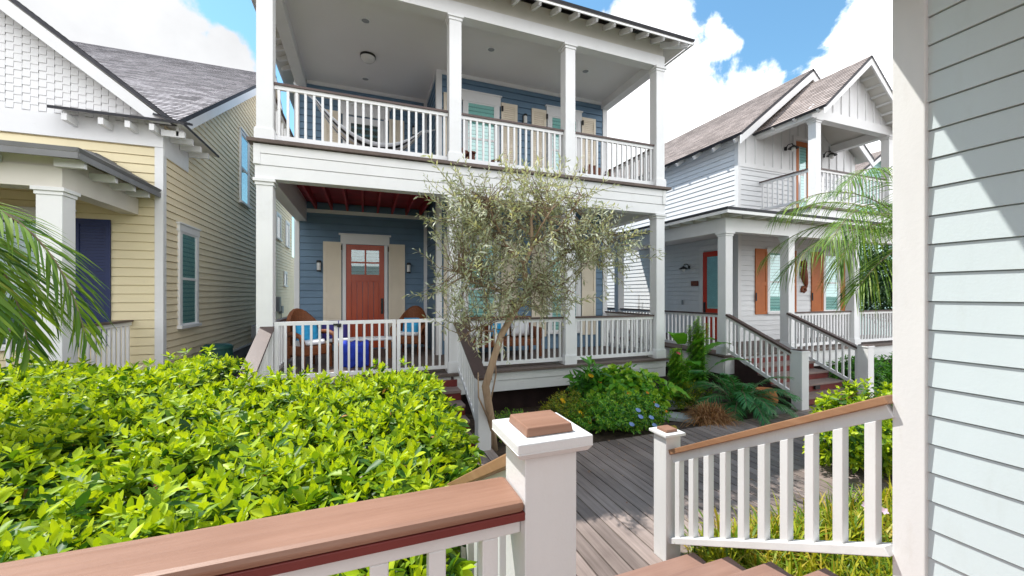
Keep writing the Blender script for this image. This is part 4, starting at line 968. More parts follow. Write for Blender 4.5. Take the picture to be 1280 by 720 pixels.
def near_railings():
    # level porch rail, left, with its big newel
    t = thing('porch_railing', 'near white porch railing with thick weathered brown top and big square newel', 'railing', (-.4, 1.0, .82))
    n = MB().box(.384, .534, .93, 1.08, .82, 1.80).build('newel_post', M['white_post'], t, bevel=.003)
    MB().box(.352, .566, .898, 1.112, 1.802, 1.828).hexa([(.362, .908, 1.785), (.556, .908, 1.785), (.556, 1.102, 1.785), (.362, 1.102, 1.785)], [(.350, .896, 1.803), (.568, .896, 1.803), (.568, 1.114, 1.803), (.350, 1.114, 1.803)]).build('post_cap', M['white_post'], n, bevel=.003)
    MB().hexa([(.390, .936, 1.829), (.528, .936, 1.829), (.528, 1.074, 1.829), (.390, 1.074, 1.829)], [(.394, .94, 1.852), (.524, .94, 1.852), (.524, 1.07, 1.852), (.394, 1.07, 1.852)]).build('cap_block', M['caprail'], n, bevel=.003)
    zt = 1.672
    MB().box(-2.4, .383, .925, 1.085, zt - .030, zt).build('hand_rail', M['caprail'], t, bevel=.013)
    MB().box(-2.4, .3835, .929, 1.081, zt - .052, zt - .0305).build('under_rail', M['maroon'], t, bevel=.002)
    MB().box(-2.4, .383, .960, 1.0, zt - .10, zt - .0525).build('top_rail', M['white_post'], t, bevel=.004)
    MB().box(-2.4, .383, .955, 1.02, .90, .965).build('bottom_rail', M['white_post'], t, bevel=.004)
    x = .30
    while x > -2.4: MB().box(x - .021, x + .021, .9605, 1.0025, .965, zt - .1).build('baluster', M['white_post'], t, bevel=.003); x -= .135
    # stair rails
    for lab, xx, nl in (('white stair railing with sloping brown top fixed to the corner board of the pale house', 2.37, 2.296), ('white stair railing descending beside the lime hedge from the big newel', .46, .384)):
        t = thing('stair_railing', lab, 'railing', (xx, 1.9, 0), 'stair railings of the near porch')
        y0 = 1.125 if xx > 1 else 1.085
        zt = lambda y: .955 + (2.503 - y) * .5535
        n = MB().box(nl, nl + .15, 2.552, 2.702, 0, 1.035).build('newel_post', M['white_near'], t, bevel=.006)
        MB().box(nl - .028, nl + .178, 2.524, 2.730, 1.035, 1.060).build('post_cap', M['white_near'], n, bevel=.005)
        MB().box(nl + .018, nl + .132, 2.570, 2.684, 1.061, 1.083).build('cap_block', M['caprail'], n, bevel=.003)
        f = lambda y, o: (xx, y, zt(y) + o)
        MB().bar(f(y0, -.02), f(2.551, -.02), .10, .04).build('hand_rail', M['caprail_y'], t, bevel=.005)
        MB().bar(f(y0, -.075), f(2.551, -.075), .042, .065).build('top_rail', M['white_near'], t, bevel=.004)
        MB().bar(f(y0, -.745), f(2.575, -.745), .085, .045).build('bottom_rail', M['white_near'], t, bevel=.004)
        k = 10
        for i in range(k):
            y = y0 + .075 + i * (2.55 - y0 - .12) / (k - 1) * .985; q = .024; sl = .5535 * q
            b = [(xx - .026, y - q, zt(y) - .722 + sl), (xx + .026, y - q, zt(y) - .722 + sl), (xx + .026, y + q, zt(y) - .722 - sl), (xx - .026, y + q, zt(y) - .722 - sl)]
            MB().hexa(b, [(p[0], p[1], p[2] + .612) for p in b]).build('baluster', M['white_near'], t, bevel=.003)
near_railings()

# ------------------------------------------------------------------ foliage
TPL = {
 'broad': (np.array([(0,0,0),(.38,0,-.10),(.72,0,-.06),(1,0,0),(.36,.5,.08),(.72,.36,.06),(.36,-.5,.08),(.72,-.36,.06)]),
           [(0,1,4),(0,6,1),(1,2,5,4),(1,6,7,2),(2,3,5),(2,7,3)]),
 'blade': (np.array([(0,.25,0),(0,-.25,0),(.3,.5,.05),(.3,-.5,.05),(.7,.42,.03),(.7,-.42,.03),(1,0,0)]), [(0,1,3,2),(2,3,5,4),(4,5,6)]),
 'small': (np.array([(0,0,0),(.5,.5,.1),(1,0,0),(.5,-.5,.1)]), [(0,3,2),(0,2,1)]),
 'heart': (np.array([(0,0,0),(.4,0,-.08),(1,0,-.1),(-.12,.28,.05),(.2,.5,.08),(.65,.34,.03),(-.12,-.28,.05),(.2,-.5,.08),(.65,-.34,.03)]),
           [(0,1,4,3),(0,6,7,1),(1,2,5,4),(1,7,8,2)]),
}
def unit(a): return a / np.maximum(np.linalg.norm(a, axis=-1, keepdims=True), 1e-9)
class Leaves:
    def __init__(s): s.V = []; s.F = {3: [], 4: []}; s.T = []; s.n = 0
    def add(s, tpl, P, D, L, Wd, tint, up=(0, 0, 1), droop=0):
        t, faces = TPL[tpl]; P = np.atleast_2d(np.asarray(P, float)); N = len(P)
        D = unit(np.broadcast_to(np.asarray(D, float), (N, 3))); up = np.broadcast_to(np.asarray(up, float), (N, 3))
        L = np.broadcast_to(L, N)[:, None, None]; Wd = np.broadcast_to(Wd, N)[:, None, None]; droop = np.broadcast_to(droop, N)[:, None]
        S = np.cross(D, up); bad = np.linalg.norm(S, axis=1) < 1e-3; S[bad] = np.cross(D[bad], (1, .1, 0)); S = unit(S); U = np.cross(S, D)
        v = P[:, None] + D[:, None] * (t[None, :, 0:1] * L) + S[:, None] * (t[None, :, 1:2] * Wd) + U[:, None] * (t[None, :, 2:3] * Wd)
        v[:, :, 2] -= droop * L[:, :, 0] * t[None, :, 0] ** 2
        k = len(t); s.V.append(v.reshape(-1, 3)); s.T.append(np.repeat(np.broadcast_to(tint, N), k))
        off = s.n + np.arange(N)[:, None] * k
        for f in faces: s.F[len(f)].append(off + np.array(f)[None])
        s.n += N * k
    def build(s, name, mat, parent=None):
        me = bpy.data.meshes.new(name); V = np.concatenate(s.V); T = np.clip(np.concatenate(s.T), 0, 1)
        me.vertices.add(len(V)); me.vertices.foreach_set('co', V.astype(np.float32).ravel())
        idx = []; st = []; c = 0
        for k in (3, 4):
            if s.F[k]:
                a = np.concatenate(s.F[k]); idx.append(a.ravel()); st.append(c + np.arange(len(a)) * k); c += a.size
        idx = np.concatenate(idx); st = np.concatenate(st)
        me.loops.add(len(idx)); me.loops.foreach_set('vertex_index', idx.astype(np.int32))
        me.polygons.add(len(st)); me.polygons.foreach_set('loop_start', st.astype(np.int32))
        me.update(calc_edges=True)
        at = me.attributes.new('tint', 'FLOAT', 'POINT'); at.data.foreach_set('value', T.astype(np.float32))
        return link(name, me, mat, parent)

def sph(n, up=0.0):
    a = rng.uniform(0, 2 * np.pi, n); z = rng.uniform(-1 + up, 1, n); r = np.sqrt(np.maximum(0, 1 - z * z))
    return np.stack([r * np.cos(a), r * np.sin(a), z], 1)

def fnoise(x, y, s=1.0, seed=0):
    r = np.random.default_rng(seed); o = 0
    for k in range(7):
        f = s * (1.0 + .7 * k); a, b = r.uniform(0, 6.28, 2); o = o + np.sin(f * (x * np.cos(a) + y * np.sin(a)) + b) / (1 + .45 * k)
    return o / 2.2

def rosettes(lv, P, axis, n, L, Wd, tint0, tint1, el=(10, 70)):
    """whorls of n leaves around each axis; the lower ones of a whorl are older"""
    N = len(P); axis = unit(axis)
    ref = np.where(np.abs(axis[:, 2:3]) < .9, np.array([[0, 0, 1.]]), np.array([[1., 0, 0]]))
    A = unit(np.cross(axis, ref)); B = np.cross(axis, A); ph = rng.uniform(0, 6.28, N)
    for k in range(n):
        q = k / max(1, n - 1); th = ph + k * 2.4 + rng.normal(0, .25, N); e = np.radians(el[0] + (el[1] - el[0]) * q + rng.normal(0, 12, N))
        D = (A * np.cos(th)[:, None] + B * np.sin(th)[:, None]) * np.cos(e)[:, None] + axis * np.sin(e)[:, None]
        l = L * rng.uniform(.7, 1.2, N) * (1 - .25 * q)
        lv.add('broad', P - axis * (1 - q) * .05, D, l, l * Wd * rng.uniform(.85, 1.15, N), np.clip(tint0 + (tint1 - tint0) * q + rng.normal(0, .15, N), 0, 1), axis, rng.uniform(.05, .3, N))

def hedge():
    t = thing('hedge', 'dense bright lime green hedge filling the space behind the near brown-topped railing', 'hedge', (-1.5, 3, 0))
    def inside(x, y):
        xr = np.interp(y, [1.3, 1.9, 2.35, 3.3, 4.6, 4.9], [.28, .34, .56, .70, .76, .5]) + .08 * np.sin(y * 7)
        back = np.where(x < -1.5, 6.2, 4.85) + .1 * np.sin(x * 5)
        return np.minimum(np.minimum(xr - x, y - 1.30), np.minimum(back - y, x + 5.6))
    def top(x, y):
        d = inside(x, y); e = np.clip(d / .5, 0, 1)
        return 1.0 + .30 * np.sqrt(1 - (1 - e) ** 2) +   .075 * fnoise(x, y, 2.6, 4) + .035 * fnoise(x, y, 7, 9) + .10 * np.clip((y - 3) / 2, 0, 1)
    lv = Leaves()
    n = 9300; x = rng.uniform(-5.6, 1.05, n); y = rng.uniform(1.3, 6.25, n); k = inside(x, y) > 0; x, y = x[k], y[k]
    h = top(x, y); z = h - np.abs(rng.normal(0, .11, len(x))); g = .05
    ax = np.stack([-(top(x + g, y) - top(x - g, y)) / (2 * g), -(top(x, y + g) - top(x, y - g)) / (2 * g), np.ones(len(x)) * 1.0], 1)
    ax = unit(np.clip(ax, -1.5, 1.5)) + rng.normal(0, .38, (len(x), 3)) + np.array([-.05, .0, .2])
    shoot = rng.random(len(x)) < .14; z = z + shoot * rng.uniform(.03, .16, len(x))
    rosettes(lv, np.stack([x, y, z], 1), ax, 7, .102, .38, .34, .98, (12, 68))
    # older leaves lower down
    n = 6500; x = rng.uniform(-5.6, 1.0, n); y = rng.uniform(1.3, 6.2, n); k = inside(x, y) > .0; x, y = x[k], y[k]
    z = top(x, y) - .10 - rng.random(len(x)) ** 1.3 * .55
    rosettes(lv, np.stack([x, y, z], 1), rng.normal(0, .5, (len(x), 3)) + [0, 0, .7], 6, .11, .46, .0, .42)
    # flanks: right end and the side facing the railing
    for n, fx in ((900, lambda a: (np.interp(a, [0, 1], [-2.6, .25]), np.full_like(a, 1.32), np.array([0, -1., .3]))), (1500, lambda a: (np.interp(1.3 + a * 3.5, [1.3, 1.9, 2.35, 3.3, 4.6, 4.9], [.25, .32, .54, .68, .73, .48]), 1.3 + a * 3.5, np.array([1., -.3, .4]))), (700, lambda a: (np.interp(a, [0, 1], [-1.5, .7]), np.full_like(a, 4.85), np.array([0, 1., .4])))):
        a = rng.random(n); x, y, d = fx(a); z = rng.uniform(.10, 1.12, n)
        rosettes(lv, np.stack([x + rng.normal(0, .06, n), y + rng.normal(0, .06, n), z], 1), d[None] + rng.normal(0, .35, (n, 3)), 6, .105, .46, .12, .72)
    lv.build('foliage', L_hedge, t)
    od = Leaves(); n = 420; x = rng.uniform(-4, .8, n); y = rng.uniform(1.35, 4.8, n); k = inside(x, y) > .03; x, y = x[k], y[k]; n = len(x)
    od.add('broad', np.stack([x, y, top(x, y) - rng.uniform(.04, .35, n)], 1), sph(n) + [0, 0, -.3], rng.uniform(.05, .09, n), .035, rng.random(n), (0, 0, 1), .4); od.build('dead_leaves', L_dry, t)
    st = MB()
    for i in range(420):
        x, y = random.uniform(-3, .9), random.uniform(1.35, 4.8)
        if inside(np.array(x), np.array(y)) < .05: continue
        p = Vector((x, y, -.06)); q = p + Vector((random.uniform(-.15, .15), random.uniform(-.15, .15), random.uniform(.7, 1.22)))
        st.tube([p, p.lerp(q, .5) + Vector((random.uniform(-.05, .05), random.uniform(-.05, .05), 0)), q], [.012, .009, .004], 5, False)
    st.build('stems', M['twig'], t)
hedge()

def olive():
    t = thing('olive_tree', 'small silvery olive tree with a crooked trunk in front of the blue house', 'tree', (1.72, 5.36, 0))
    tr = MB(); V = Vector
    limbs = [([(1.74, 5.42, -.08), (1.66, 5.30, .45), (1.53, 5.12, .95), (1.62, 5.05, 1.32), (1.72, 5.0, 1.66), (1.92, 5.0, 1.99), (2.13, 5.0, 2.29)], [.085, .07, .066, .06, .058, .054, .05]),
             ([(2.12, 5.0, 2.27), (2.06, 4.99, 2.43), (2.03, 4.95, 2.62), (2.13, 4.9, 2.86), (2.10, 4.88, 3.2), (2.2, 4.9, 3.42), (2.24, 4.9, 3.62)], [.052, .05, .042, .034, .026, .018, .008]),
             ([(2.12, 5.0, 2.27), (2.28, 5.02, 2.44), (2.5, 5.1, 2.62), (2.85, 5.15, 2.86), (3.2, 5.05, 3.05), (3.5, 5.0, 3.15)], [.036, .03, .026, .02, .014, .007]),
             ([(2.04, 4.95, 2.6), (1.75, 4.9, 2.85), (1.55, 4.85, 3.2), (1.45, 4.8, 3.45)], [.03, .022, .015, .007]),
             ([(2.13, 4.9, 2.86), (2.5, 4.85, 3.1), (2.75, 4.8, 3.45), (2.8, 4.75, 3.6)], [.026, .02, .014, .006]),
             ([(2.12, 4.9, 2.86), (2.1, 4.6, 3.05), (2.2, 4.4, 3.3)], [.022, .016, .008]),
             ([(2.10, 4.9, 3.0), (2.0, 5.2, 3.25), (2.05, 5.5, 3.5)], [.02, .014, .007]),
             ([(1.60, 5.22, .55), (1.68, 5.12, 1.1), (1.62, 5.05, 1.7), (1.48, 4.98, 2.25), (1.38, 4.95, 2.6)], [.014, .012, .010, .008, .005]),
             ([(1.95, 5.0, 2.02), (1.65, 4.9, 2.25), (1.3, 4.85, 2.35), (1.05, 4.85, 2.5)], [.024, .018, .012, .006]),
             ([(1.62, 5.05, 1.7), (1.3, 4.9, 1.75), (1.1, 4.85, 1.6)], [.015, .01, .005]),
             ([(2.28, 5.02, 2.44), (2.55, 4.95, 2.35), (2.8, 4.9, 2.2)], [.016, .011, .005]),
             ([(1.64, 5.27, .4), (1.44, 5.15, .8), (1.42, 5.1, 1.15)], [.017, .014, .010])]
    for p, r in limbs: tr.tube(p, [q * .8 for q in r], 10)
    tr.build('trunk', M['bark'], t, smooth=True)
    tw = MB(); lv = Leaves()
    src = []
    for li, (p, r) in enumerate(limbs):
        if li in (11,): continue
        for i in range(len(p) - 1):
            for k in range(3):
                q = V(p[i]).lerp(V(p[i + 1]), (k + .5) / 3)
                if q.z > 1.35: src.append(q)
    S = np.array([tuple(q) for q in src])
    ell = [((2.15, 4.9, 2.92), (1.08, .75, .78), 185), ((1.4, 4.9, 2.15), (.68, .5, .66), 135), ((3.1, 4.95, 2.85), (.80, .5, .42), 95), ((2.15, 4.9, 3.42), (.95, .6, .32), 95), ((1.25, 4.85, 3.1), (.4, .4, .55), 90), ((2.35, 4.95, 2.2), (.5, .4, .35), 70)]
    for c, r, n in ell:
        for _ in range(n):
            d = sph(1)[0] * rng.random() ** .4; e = np.array(c) + d * np.array(r)
            j = np.argsort(((S - e) ** 2).sum(1) + rng.uniform(0, .15, len(S)))[0]; s0 = S[j]
            mid = (s0 + e) / 2 + rng.normal(0, .06, 3) + [0, 0, .05]
            out = unit((e - s0)[None])[0] * .6 + rng.normal(0, .35, 3) + [0, 0, .45]
            tip = e + unit(out[None])[0] * rng.uniform(.22, .52)
            tip[2] = min(tip[2], 4.08 + .1 * rng.random())
            pts = [s0, mid, e, (e + tip) / 2 + rng.normal(0, .02, 3), tip]
            tw.tube([tuple(q) for q in pts], [.007, .0055, .004, .003, .0015], 4, False)
            # opposite leaf pairs along the outer part
            poly = np.array(pts[1:]); seg = np.linalg.norm(np.diff(poly, axis=0), axis=1); tot = seg.sum(); m = int(tot / .026)
            dist = np.linspace(tot * .15, tot, m); cum = np.concatenate([[0], np.cumsum(seg)])
            Q = np.stack([np.interp(dist, cum, poly[:, a]) for a in range(3)], 1); T = unit(np.gradient(Q, axis=0) + 1e-6)
            sd = unit(np.cross(T, rng.normal(0, 1, 3)))
            alt = np.where(np.arange(m) % 2 == 0, 1, -1)[:, None]; sd2 = np.where((np.arange(m) // 2 % 2 == 0)[:, None], sd, np.cross(T, sd))
            D = T * .75 + sd2 * alt * .75 + rng.normal(0, .15, (m, 3))
            keep = rng.random(m) < .92
            l = rng.uniform(.06, .105, m)
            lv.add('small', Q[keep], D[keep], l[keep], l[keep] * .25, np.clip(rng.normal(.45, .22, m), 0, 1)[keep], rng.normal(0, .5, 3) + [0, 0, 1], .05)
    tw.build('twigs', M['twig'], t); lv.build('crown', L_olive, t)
olive()

def frond(lv, mb, base, dirv, length, arch, nl, ll, lw, tint, plane=.5, droop=.35, rr=.012, side_el=.15):
    """one feather leaf: arching rachis tube in mb, leaflets in lv"""
    base = np.array(base, float); d = unit(np.array([dirv], float))[0]; n = 16
    pts = []; p = base.copy(); dd = d.copy()
    for i in range(n + 1):
        pts.append(p.copy()); p = p + dd * length / n; dd = unit((dd + np.array([0, 0, -arch / n]))[None])[0]
    pts = np.array(pts); mb.tube([tuple(q) for q in pts], [rr * (1 - .85 * i / n) + .0015 for i in range(n + 1)], 5, False)
    s = np.linspace(.12, 1, nl); idx = s * n; T = np.gradient(pts, axis=0)
    for sg in (-1, 1):
        Q = np.stack([np.interp(idx, np.arange(n + 1), pts[:, a]) for a in range(3)], 1); t = unit(np.stack([np.interp(idx, np.arange(n + 1), T[:, a]) for a in range(3)], 1))
        sd = unit(np.cross(t, [0, 0, 1.])) * sg; up = np.cross(sd, t) * sg
        f = .55 + .55 * s
        D = t * f[:, None] + sd * (1.05 - .35 * s)[:, None] + up * (side_el * rng.normal(1, .5, nl))[:, None] + rng.normal(0, .07, (nl, 3))
        L = ll * (np.sin(np.pi * (.12 + .80 * s)) ** .7) * rng.uniform(.85, 1.1, nl)
        lv.add('blade', Q, D, L, lw * rng.uniform(.8, 1.2, nl), np.clip(tint + rng.normal(0, .16, nl), 0, 1), up + rng.normal(0, .3, (nl, 3)), droop * rng.uniform(.6, 1.4, nl))

def palm(name, label, base, height, fronds, ll, lw, nl, mat, r=.10, seed_tint=.45, droop=.35, cat='palm'):
    t = thing(name, label, cat, (base[0], base[1], 0)); x, y = base
    if height > .3:
        p = MB(); p.tube([(x, y, -.08), (x + .02, y, height * .5), (x, y, height)], [r * 1.2, r, r * .9], 12)
        for i in range(int(height / .1)): p.lathe((x, y, i * .1), [(r * 1.12, 0), (r * 1.2, .03), (r * 1.02, .06)], 12)
        p.build('trunk', M['bark'], t)
    for az, el, ln, ar in fronds:
        lv = Leaves(); mb = MB(); a = R(az); e = R(el)
        frond(lv, mb, (x + .05 * math.cos(a), y + .05 * math.sin(a), max(height - .05, .02)), (math.cos(a) * math.cos(e), math.sin(a) * math.cos(e), math.sin(e)), ln, ar, nl, ll, lw, seed_tint, droop=droop)
        f = lv.build('frond', mat, t); mb.build('rachis', M['twig'], f)
    return t
# left palm (its trunk stands outside the picture); right palm in the bed beyond the pale house
palm('palm', 'feathery palm fronds hanging over the lime hedge in front of the yellow cottage', (-3.15, 3.85), 2.74,
     [(-4, 42, 1.85, 3.5), (-26, 34, 1.45, 2.9), (14, 14, 1.25, 2.3), (-12, 30, 1.6, 3.4), (140, 40, 1.8, 2.2), (200, 40, 1.8, 2.2), (250, 45, 1.8, 2.2), (300, 45, 1.8, 2.2)], .42, .020, 54, L_palm, .09, .46, .35)
palm('palm', 'palm with long arching fronds between the pale house corner and the white house', (8.9, 3.8), 3.1,
     [(178, 52, 2.7, 2.3), (160, 30, 2.7, 1.7), (150, 62, 2.8, 2.3), (125, 45, 2.6, 2.0), (172, -4, 1.7, 1.1), (182, 68, 2.7, 2.4), (165, 50, 2.1, 2.9), (200, 62, 2.2, 2.6), (100, 60, 2.5, 1.8), (60, 45, 2.2, 2), (20, 45, 2.2, 2), (330, 45, 2.2, 2), (280, 45, 2.2, 2), (240, 50, 2.2, 2.0)], .62, .014, 54, L_palm, .11, .42, .75)
palm('fern_clump', 'dark green feathery low palm clump beside the orange pot in the garden bed', (6.75, 5.55), .08,
     [(a, e, l * 1.15, 1.9) for a, e, l in ((180, 50, .95), (215, 40, .9), (250, 55, .9), (285, 45, .95), (320, 50, .85), (0, 55, .8), (150, 60, .9), (230, 70, .9), (300, 72, .95), (200, 75, .9), (265, 30, .85), (340, 35, .75), (165, 70, 1.1), (190, 35, .9), (240, 48, 1.0), (275, 62, 1.0), (310, 60, .9), (225, 58, 1.1), (120, 60, .9), (60, 60, .9))], .27, .012, 60, L_fern, .05, .45, .35, cat='plant')

def stemmed(t, base, pts, r=.006, mat='twig'):
    m = MB()
    for q in pts: 
        b = Vector((base[0] + random.uniform(-.06, .06), base[1] + random.uniform(-.06, .06), -.06)); q = Vector(q)
        m.tube([b, b.lerp(q, .5) + Vector((random.uniform(-.04, .04), random.uniform(-.04, .04), .03)), q], [r, r * .8, r * .4], 5, False)
    m.build('stems', M[mat], t)

def bush(name, label, cat, c, rad, n, L, Wd, mat, tints=(.1, .9), tpl='broad', whorl=5, group=None, kind=None, stems=30):
    t = thing(name, label, cat, (c[0], c[1], 0), group, kind)
    d = sph(n, .15); k = rng.random(n) ** .33; lump = 1 + .34 * fnoise(d[:, 0] * 3 + c[0], d[:, 1] * 3 + d[:, 2] * 4, 1.4, int(abs(c[0] * 10)))
    P = np.array(c) + d * (k * lump)[:, None] * np.array(rad); P[:, 2] = np.maximum(P[:, 2], .03)
    lv = Leaves(); rosettes(lv, P, d + np.array([0, 0, .5]) + rng.normal(0, .35, (n, 3)), whorl, L, Wd, tints[0], tints[1], (0, 60))
    lv.build('foliage', mat, t)
    stemmed(t, c, P[rng.choice(n, min(n, stems), replace=False)])
    return t

def flower(parent, p, r, mat, n=5, center=None, name='flower', tilt=(0, -.5, .8), fill=1):
    lv = Leaves(); tilt = unit(np.array([tilt], float))[0]
    a = unit(np.cross(tilt, [0, 0.1, 1.])[None])[0]; b = np.cross(tilt, a)
    for j in range(fill):
        o = np.array(p) + (rng.normal(0, r * .8, 3) if fill > 1 else 0)
        for k in range(n):
            th = 2 * np.pi * k / n + j; D = a * np.cos(th) + b * np.sin(th) + tilt * .35
            lv.add('broad', o[None], D[None], r, r * .75, rng.random(), tilt)
    return lv.build(name, mat, parent)

# garden bed in front of the blue house
b = bush('plumbago_shrub', 'bushy green shrub with pale blue flowers at the boardwalk edge', 'shrub', (3.95, 5.5, .24), (.82, .52, .34), 1900, .06, .42, L_green, (.15, .95))
for p in ((3.95, 5.0, .40), (3.98, 4.98, .30), (3.82, 4.99, .20), (4.2, 5.0, .26), (4.28, 5.02, .12), (4.35, 5.05, .42)): flower(b, p, .05, P_blue, 10)
b = bush('nasturtium_clump', 'round leaved bright green plants with orange flowers under the porch edge', 'plant', (4.5, 5.95, .36), (.72, .45, .44), 650, .14, .95, L_green, (.4, 1.0), whorl=4)
for p in ((4.15, 5.5, .52), (4.55, 5.5, .5), (4.75, 5.52, .22), (4.0, 5.5, .38), (4.85, 5.4, .18), (4.65, 5.45, .34)): flower(b, p, .04, P_or, 5)
b = bush('canna_clump', 'upright dark leaved plant with a yellow flower cluster against the white porch fascia', 'plant', (3.85, 6.25, .42), (.3, .24, .5), 170, .28, .30, L_green, (.0, .5), whorl=3)
flower(b, (3.76, 6.05, .74), .06, P_yel, 10); flower(b, (3.95, 6.06, .62), .045, P_or, 9)
b = bush('marigold_plant', 'thin leaved plant with small yellow flowers behind the big newel cap', 'plant', (3.1, 5.8, .24), (.48, .36, .34), 800, .075, .16, L_yel, (.1, .8), whorl=5)
for p in ((2.96, 5.62, .50), (2.99, 5.63, .46), (3.3, 5.55, .22), (3.4, 5.5, .12), (3.22, 5.5, .3)): flower(b, p, .042, P_yel, 9)
b = bush('low_groundcover', 'small leaved low green plants at the foot of the olive tree', 'plant', (2.1, 5.75, .14), (.38, .3, .26), 420, .045, .4, L_green, (.2, .9))

def bigleaf(name, label, base, leaves, mat, heart=True, cat='plant', stalkmat='twig'):
    """plant of a few large leaves: (azimuth, elevation of stalk, stalk length, leaf length, width, tint)"""
    t = thing(name, label, cat, (base[0], base[1], 0)); x, y = base
    for az, el, sl, L, W_, tint in leaves:
        a, e = R(az), R(el); d = np.array([math.cos(a) * math.cos(e), math.sin(a) * math.cos(e), math.sin(e)])
        p = np.array([x, y, -.05]); q = p + d * sl
        st = MB().tube([tuple(p), tuple((p + q) / 2 + [0, 0, .03]), tuple(q)], [.014, .011, .007], 6, False)
        n = 12; V = []; F = []
        dd = unit(np.array([[math.cos(a), math.sin(a), math.sin(e) * (.9 if not heart else .1)]]))[0]; sd = unit(np.cross(dd, [0, 0, 1.])[None])[0]; c = q.copy()
        for i in range(n + 1):
            s = i / n
            w = W_ / 2 * ((math.sin(math.pi * min(1, s * .92 + .08)) ** .6) if not heart else (1.25 * (1 - s) ** .75 * min(1, .55 + s * 4)))
            for k, (o, lift) in enumerate(((-1, .16), (-.5, .09), (0, 0), (.5, .09), (1, .16))): V.append(tuple(c + sd * o * w + np.array([0, 0, lift * w + .012 * math.sin(s * 30 + k)])))
            c = c + dd * L / n; dd = unit((dd + np.array([0, 0, -(1.1 if heart else 1.0) / n]))[None])[0]
        for i in range(n):
            for k in range(4): F.append((i * 5 + k, i * 5 + k + 1, i * 5 + k + 6, i * 5 + k + 5))
        me = bpy.data.meshes.new('leaf'); me.from_pydata(V, [], F); at = me.attributes.new('tint', 'FLOAT', 'POINT'); at.data.foreach_set('value', [tint] * len(V))
        o = link('leaf', me, mat, t, True); st.build('stalk', M[stalkmat], o)
    return t
M['greenstalk'] = paint('green stalk', (.10, .2, .04), .5, .1, 8)
bigleaf('elephant_ear_plant', 'few large yellow-green heart leaves beside the pale stepping stones', (5.25, 6.15), [(205, 58, .62, .42, .26, .95), (300, 62, .55, .46, .28, .7), (250, 66, .40, .40, .26, .85), (340, 40, .45, .35, .24, .5), (150, 50, .5, .4, .25, .6)], L_green, True, stalkmat='greenstalk')
bigleaf('banana_plant', 'broad leaved banana plant between the two porches', (6.62, 6.85), [(215, 84, 1.15, .95, .36, .6), (350, 62, 1.05, .80, .26, .55), (320, 48, .95, .75, .26, .35), (240, 55, .9, .7, .26, .4), (15, 55, .9, .75, .25, .3), (270, 75, 1.2, .6, .22, .55)], L_green, False, stalkmat='greenstalk')
bigleaf('croton_plant', 'small plant with one yellow leaf beside the small newel cap', (4.62, 5.12), [(270, 60, .12, .20, .17, 1.0), (200, 40, .12, .12, .09, .4), (320, 45, .12, .13, .09, .3)], L_yel, True, stalkmat='greenstalk')

def spire(name, label, base, stems, mat, tall, L):
    """upright leafy stems"""
    t = thing(name, label, 'plant', (base[0], base[1], 0)); lv = Leaves(); m = MB()
    for i in range(stems):
        a = rng.uniform(0, 6.28); rr = rng.uniform(0, .16); x, y = base[0] + rr * math.cos(a), base[1] + rr * math.sin(a); h = tall * rng.uniform(.7, 1.0)
        top = np.array([x + rr * .6 * math.cos(a), y + rr * .6 * math.sin(a), h]); m.tube([(x, y, -.05), tuple(top)], [.008, .003], 5, False)
        n = int(h / .03); s = np.linspace(.1, 1, n); P = np.array([x, y, 0]) + (top - [x, y, 0]) * s[:, None]
        for k in range(3):
            th = np.arange(n) * 2.4 + k * 2.1; D = np.stack([np.cos(th), np.sin(th), .25 + .3 * rng.random(n)], 1)
            lv.add('broad', P, D, L * (1.1 - .55 * s) * rng.uniform(.8, 1.2, n), L * .36, np.clip(.25 + .6 * s + rng.normal(0, .15, n), 0, 1), (0, 0, 1), .45)
    lv.build('foliage', mat, t); m.build('stems', M['greenstalk'], t); return t
spire('leafy_spire', 'tall narrow leafy green plant before the white railing of the white house', (6.72, 6.55), 17, L_green, 1.75, .15)
b = spire('leafy_perennial', 'leafy dark green plant with a pink flower at the corner of the blue house porch', (6.05, 6.4), 17, L_green, 1.12, .16)
flower(b, (5.93, 6.25, 1.0), .05, P_pink, 11)
b = bush('low_mixed_plants', 'low dull green and yellow plants behind the dry grass clump', 'plant', (6.0, 6.05, .16), (.55, .32, .3), 420, .08, .22, L_yel, (.0, .6))
for p in ((6.25, 7.4, 1.95), (6.28, 7.42, 1.87)): pass

def tuft(name, label, base, n, L, w, mat, tint, droop, spread=.12, cat='plant', el=(35, 85), kind=None):
    t = thing(name, label, cat, (base[0], base[1], 0)); lv = Leaves()
    a = rng.uniform(0, 6.28, n); e = np.radians(rng.uniform(*el, n)); r = spread * np.sqrt(rng.random(n)); b2 = rng.uniform(0, 6.28, n)
    P = np.stack([base[0] + r * np.cos(b2), base[1] + r * np.sin(b2), np.full(n, -.03)], 1)
    D = np.stack([np.cos(a) * np.cos(e), np.sin(a) * np.cos(e), np.sin(e)], 1)
    lv.add('blade', P, D, L * rng.uniform(.6, 1.15, n), w, np.clip(rng.normal(tint, .25, n), 0, 1), (0, 0, 1), droop * rng.uniform(.6, 1.5, n))
    lv.build('blades', mat, t); return t
tuft('dry_grass_clump', 'round clump of dry reddish brown grass at the boardwalk edge', (5.72, 5.28), 1700, .66, .012, L_dry, .5, .8, .22, el=(15, 88))

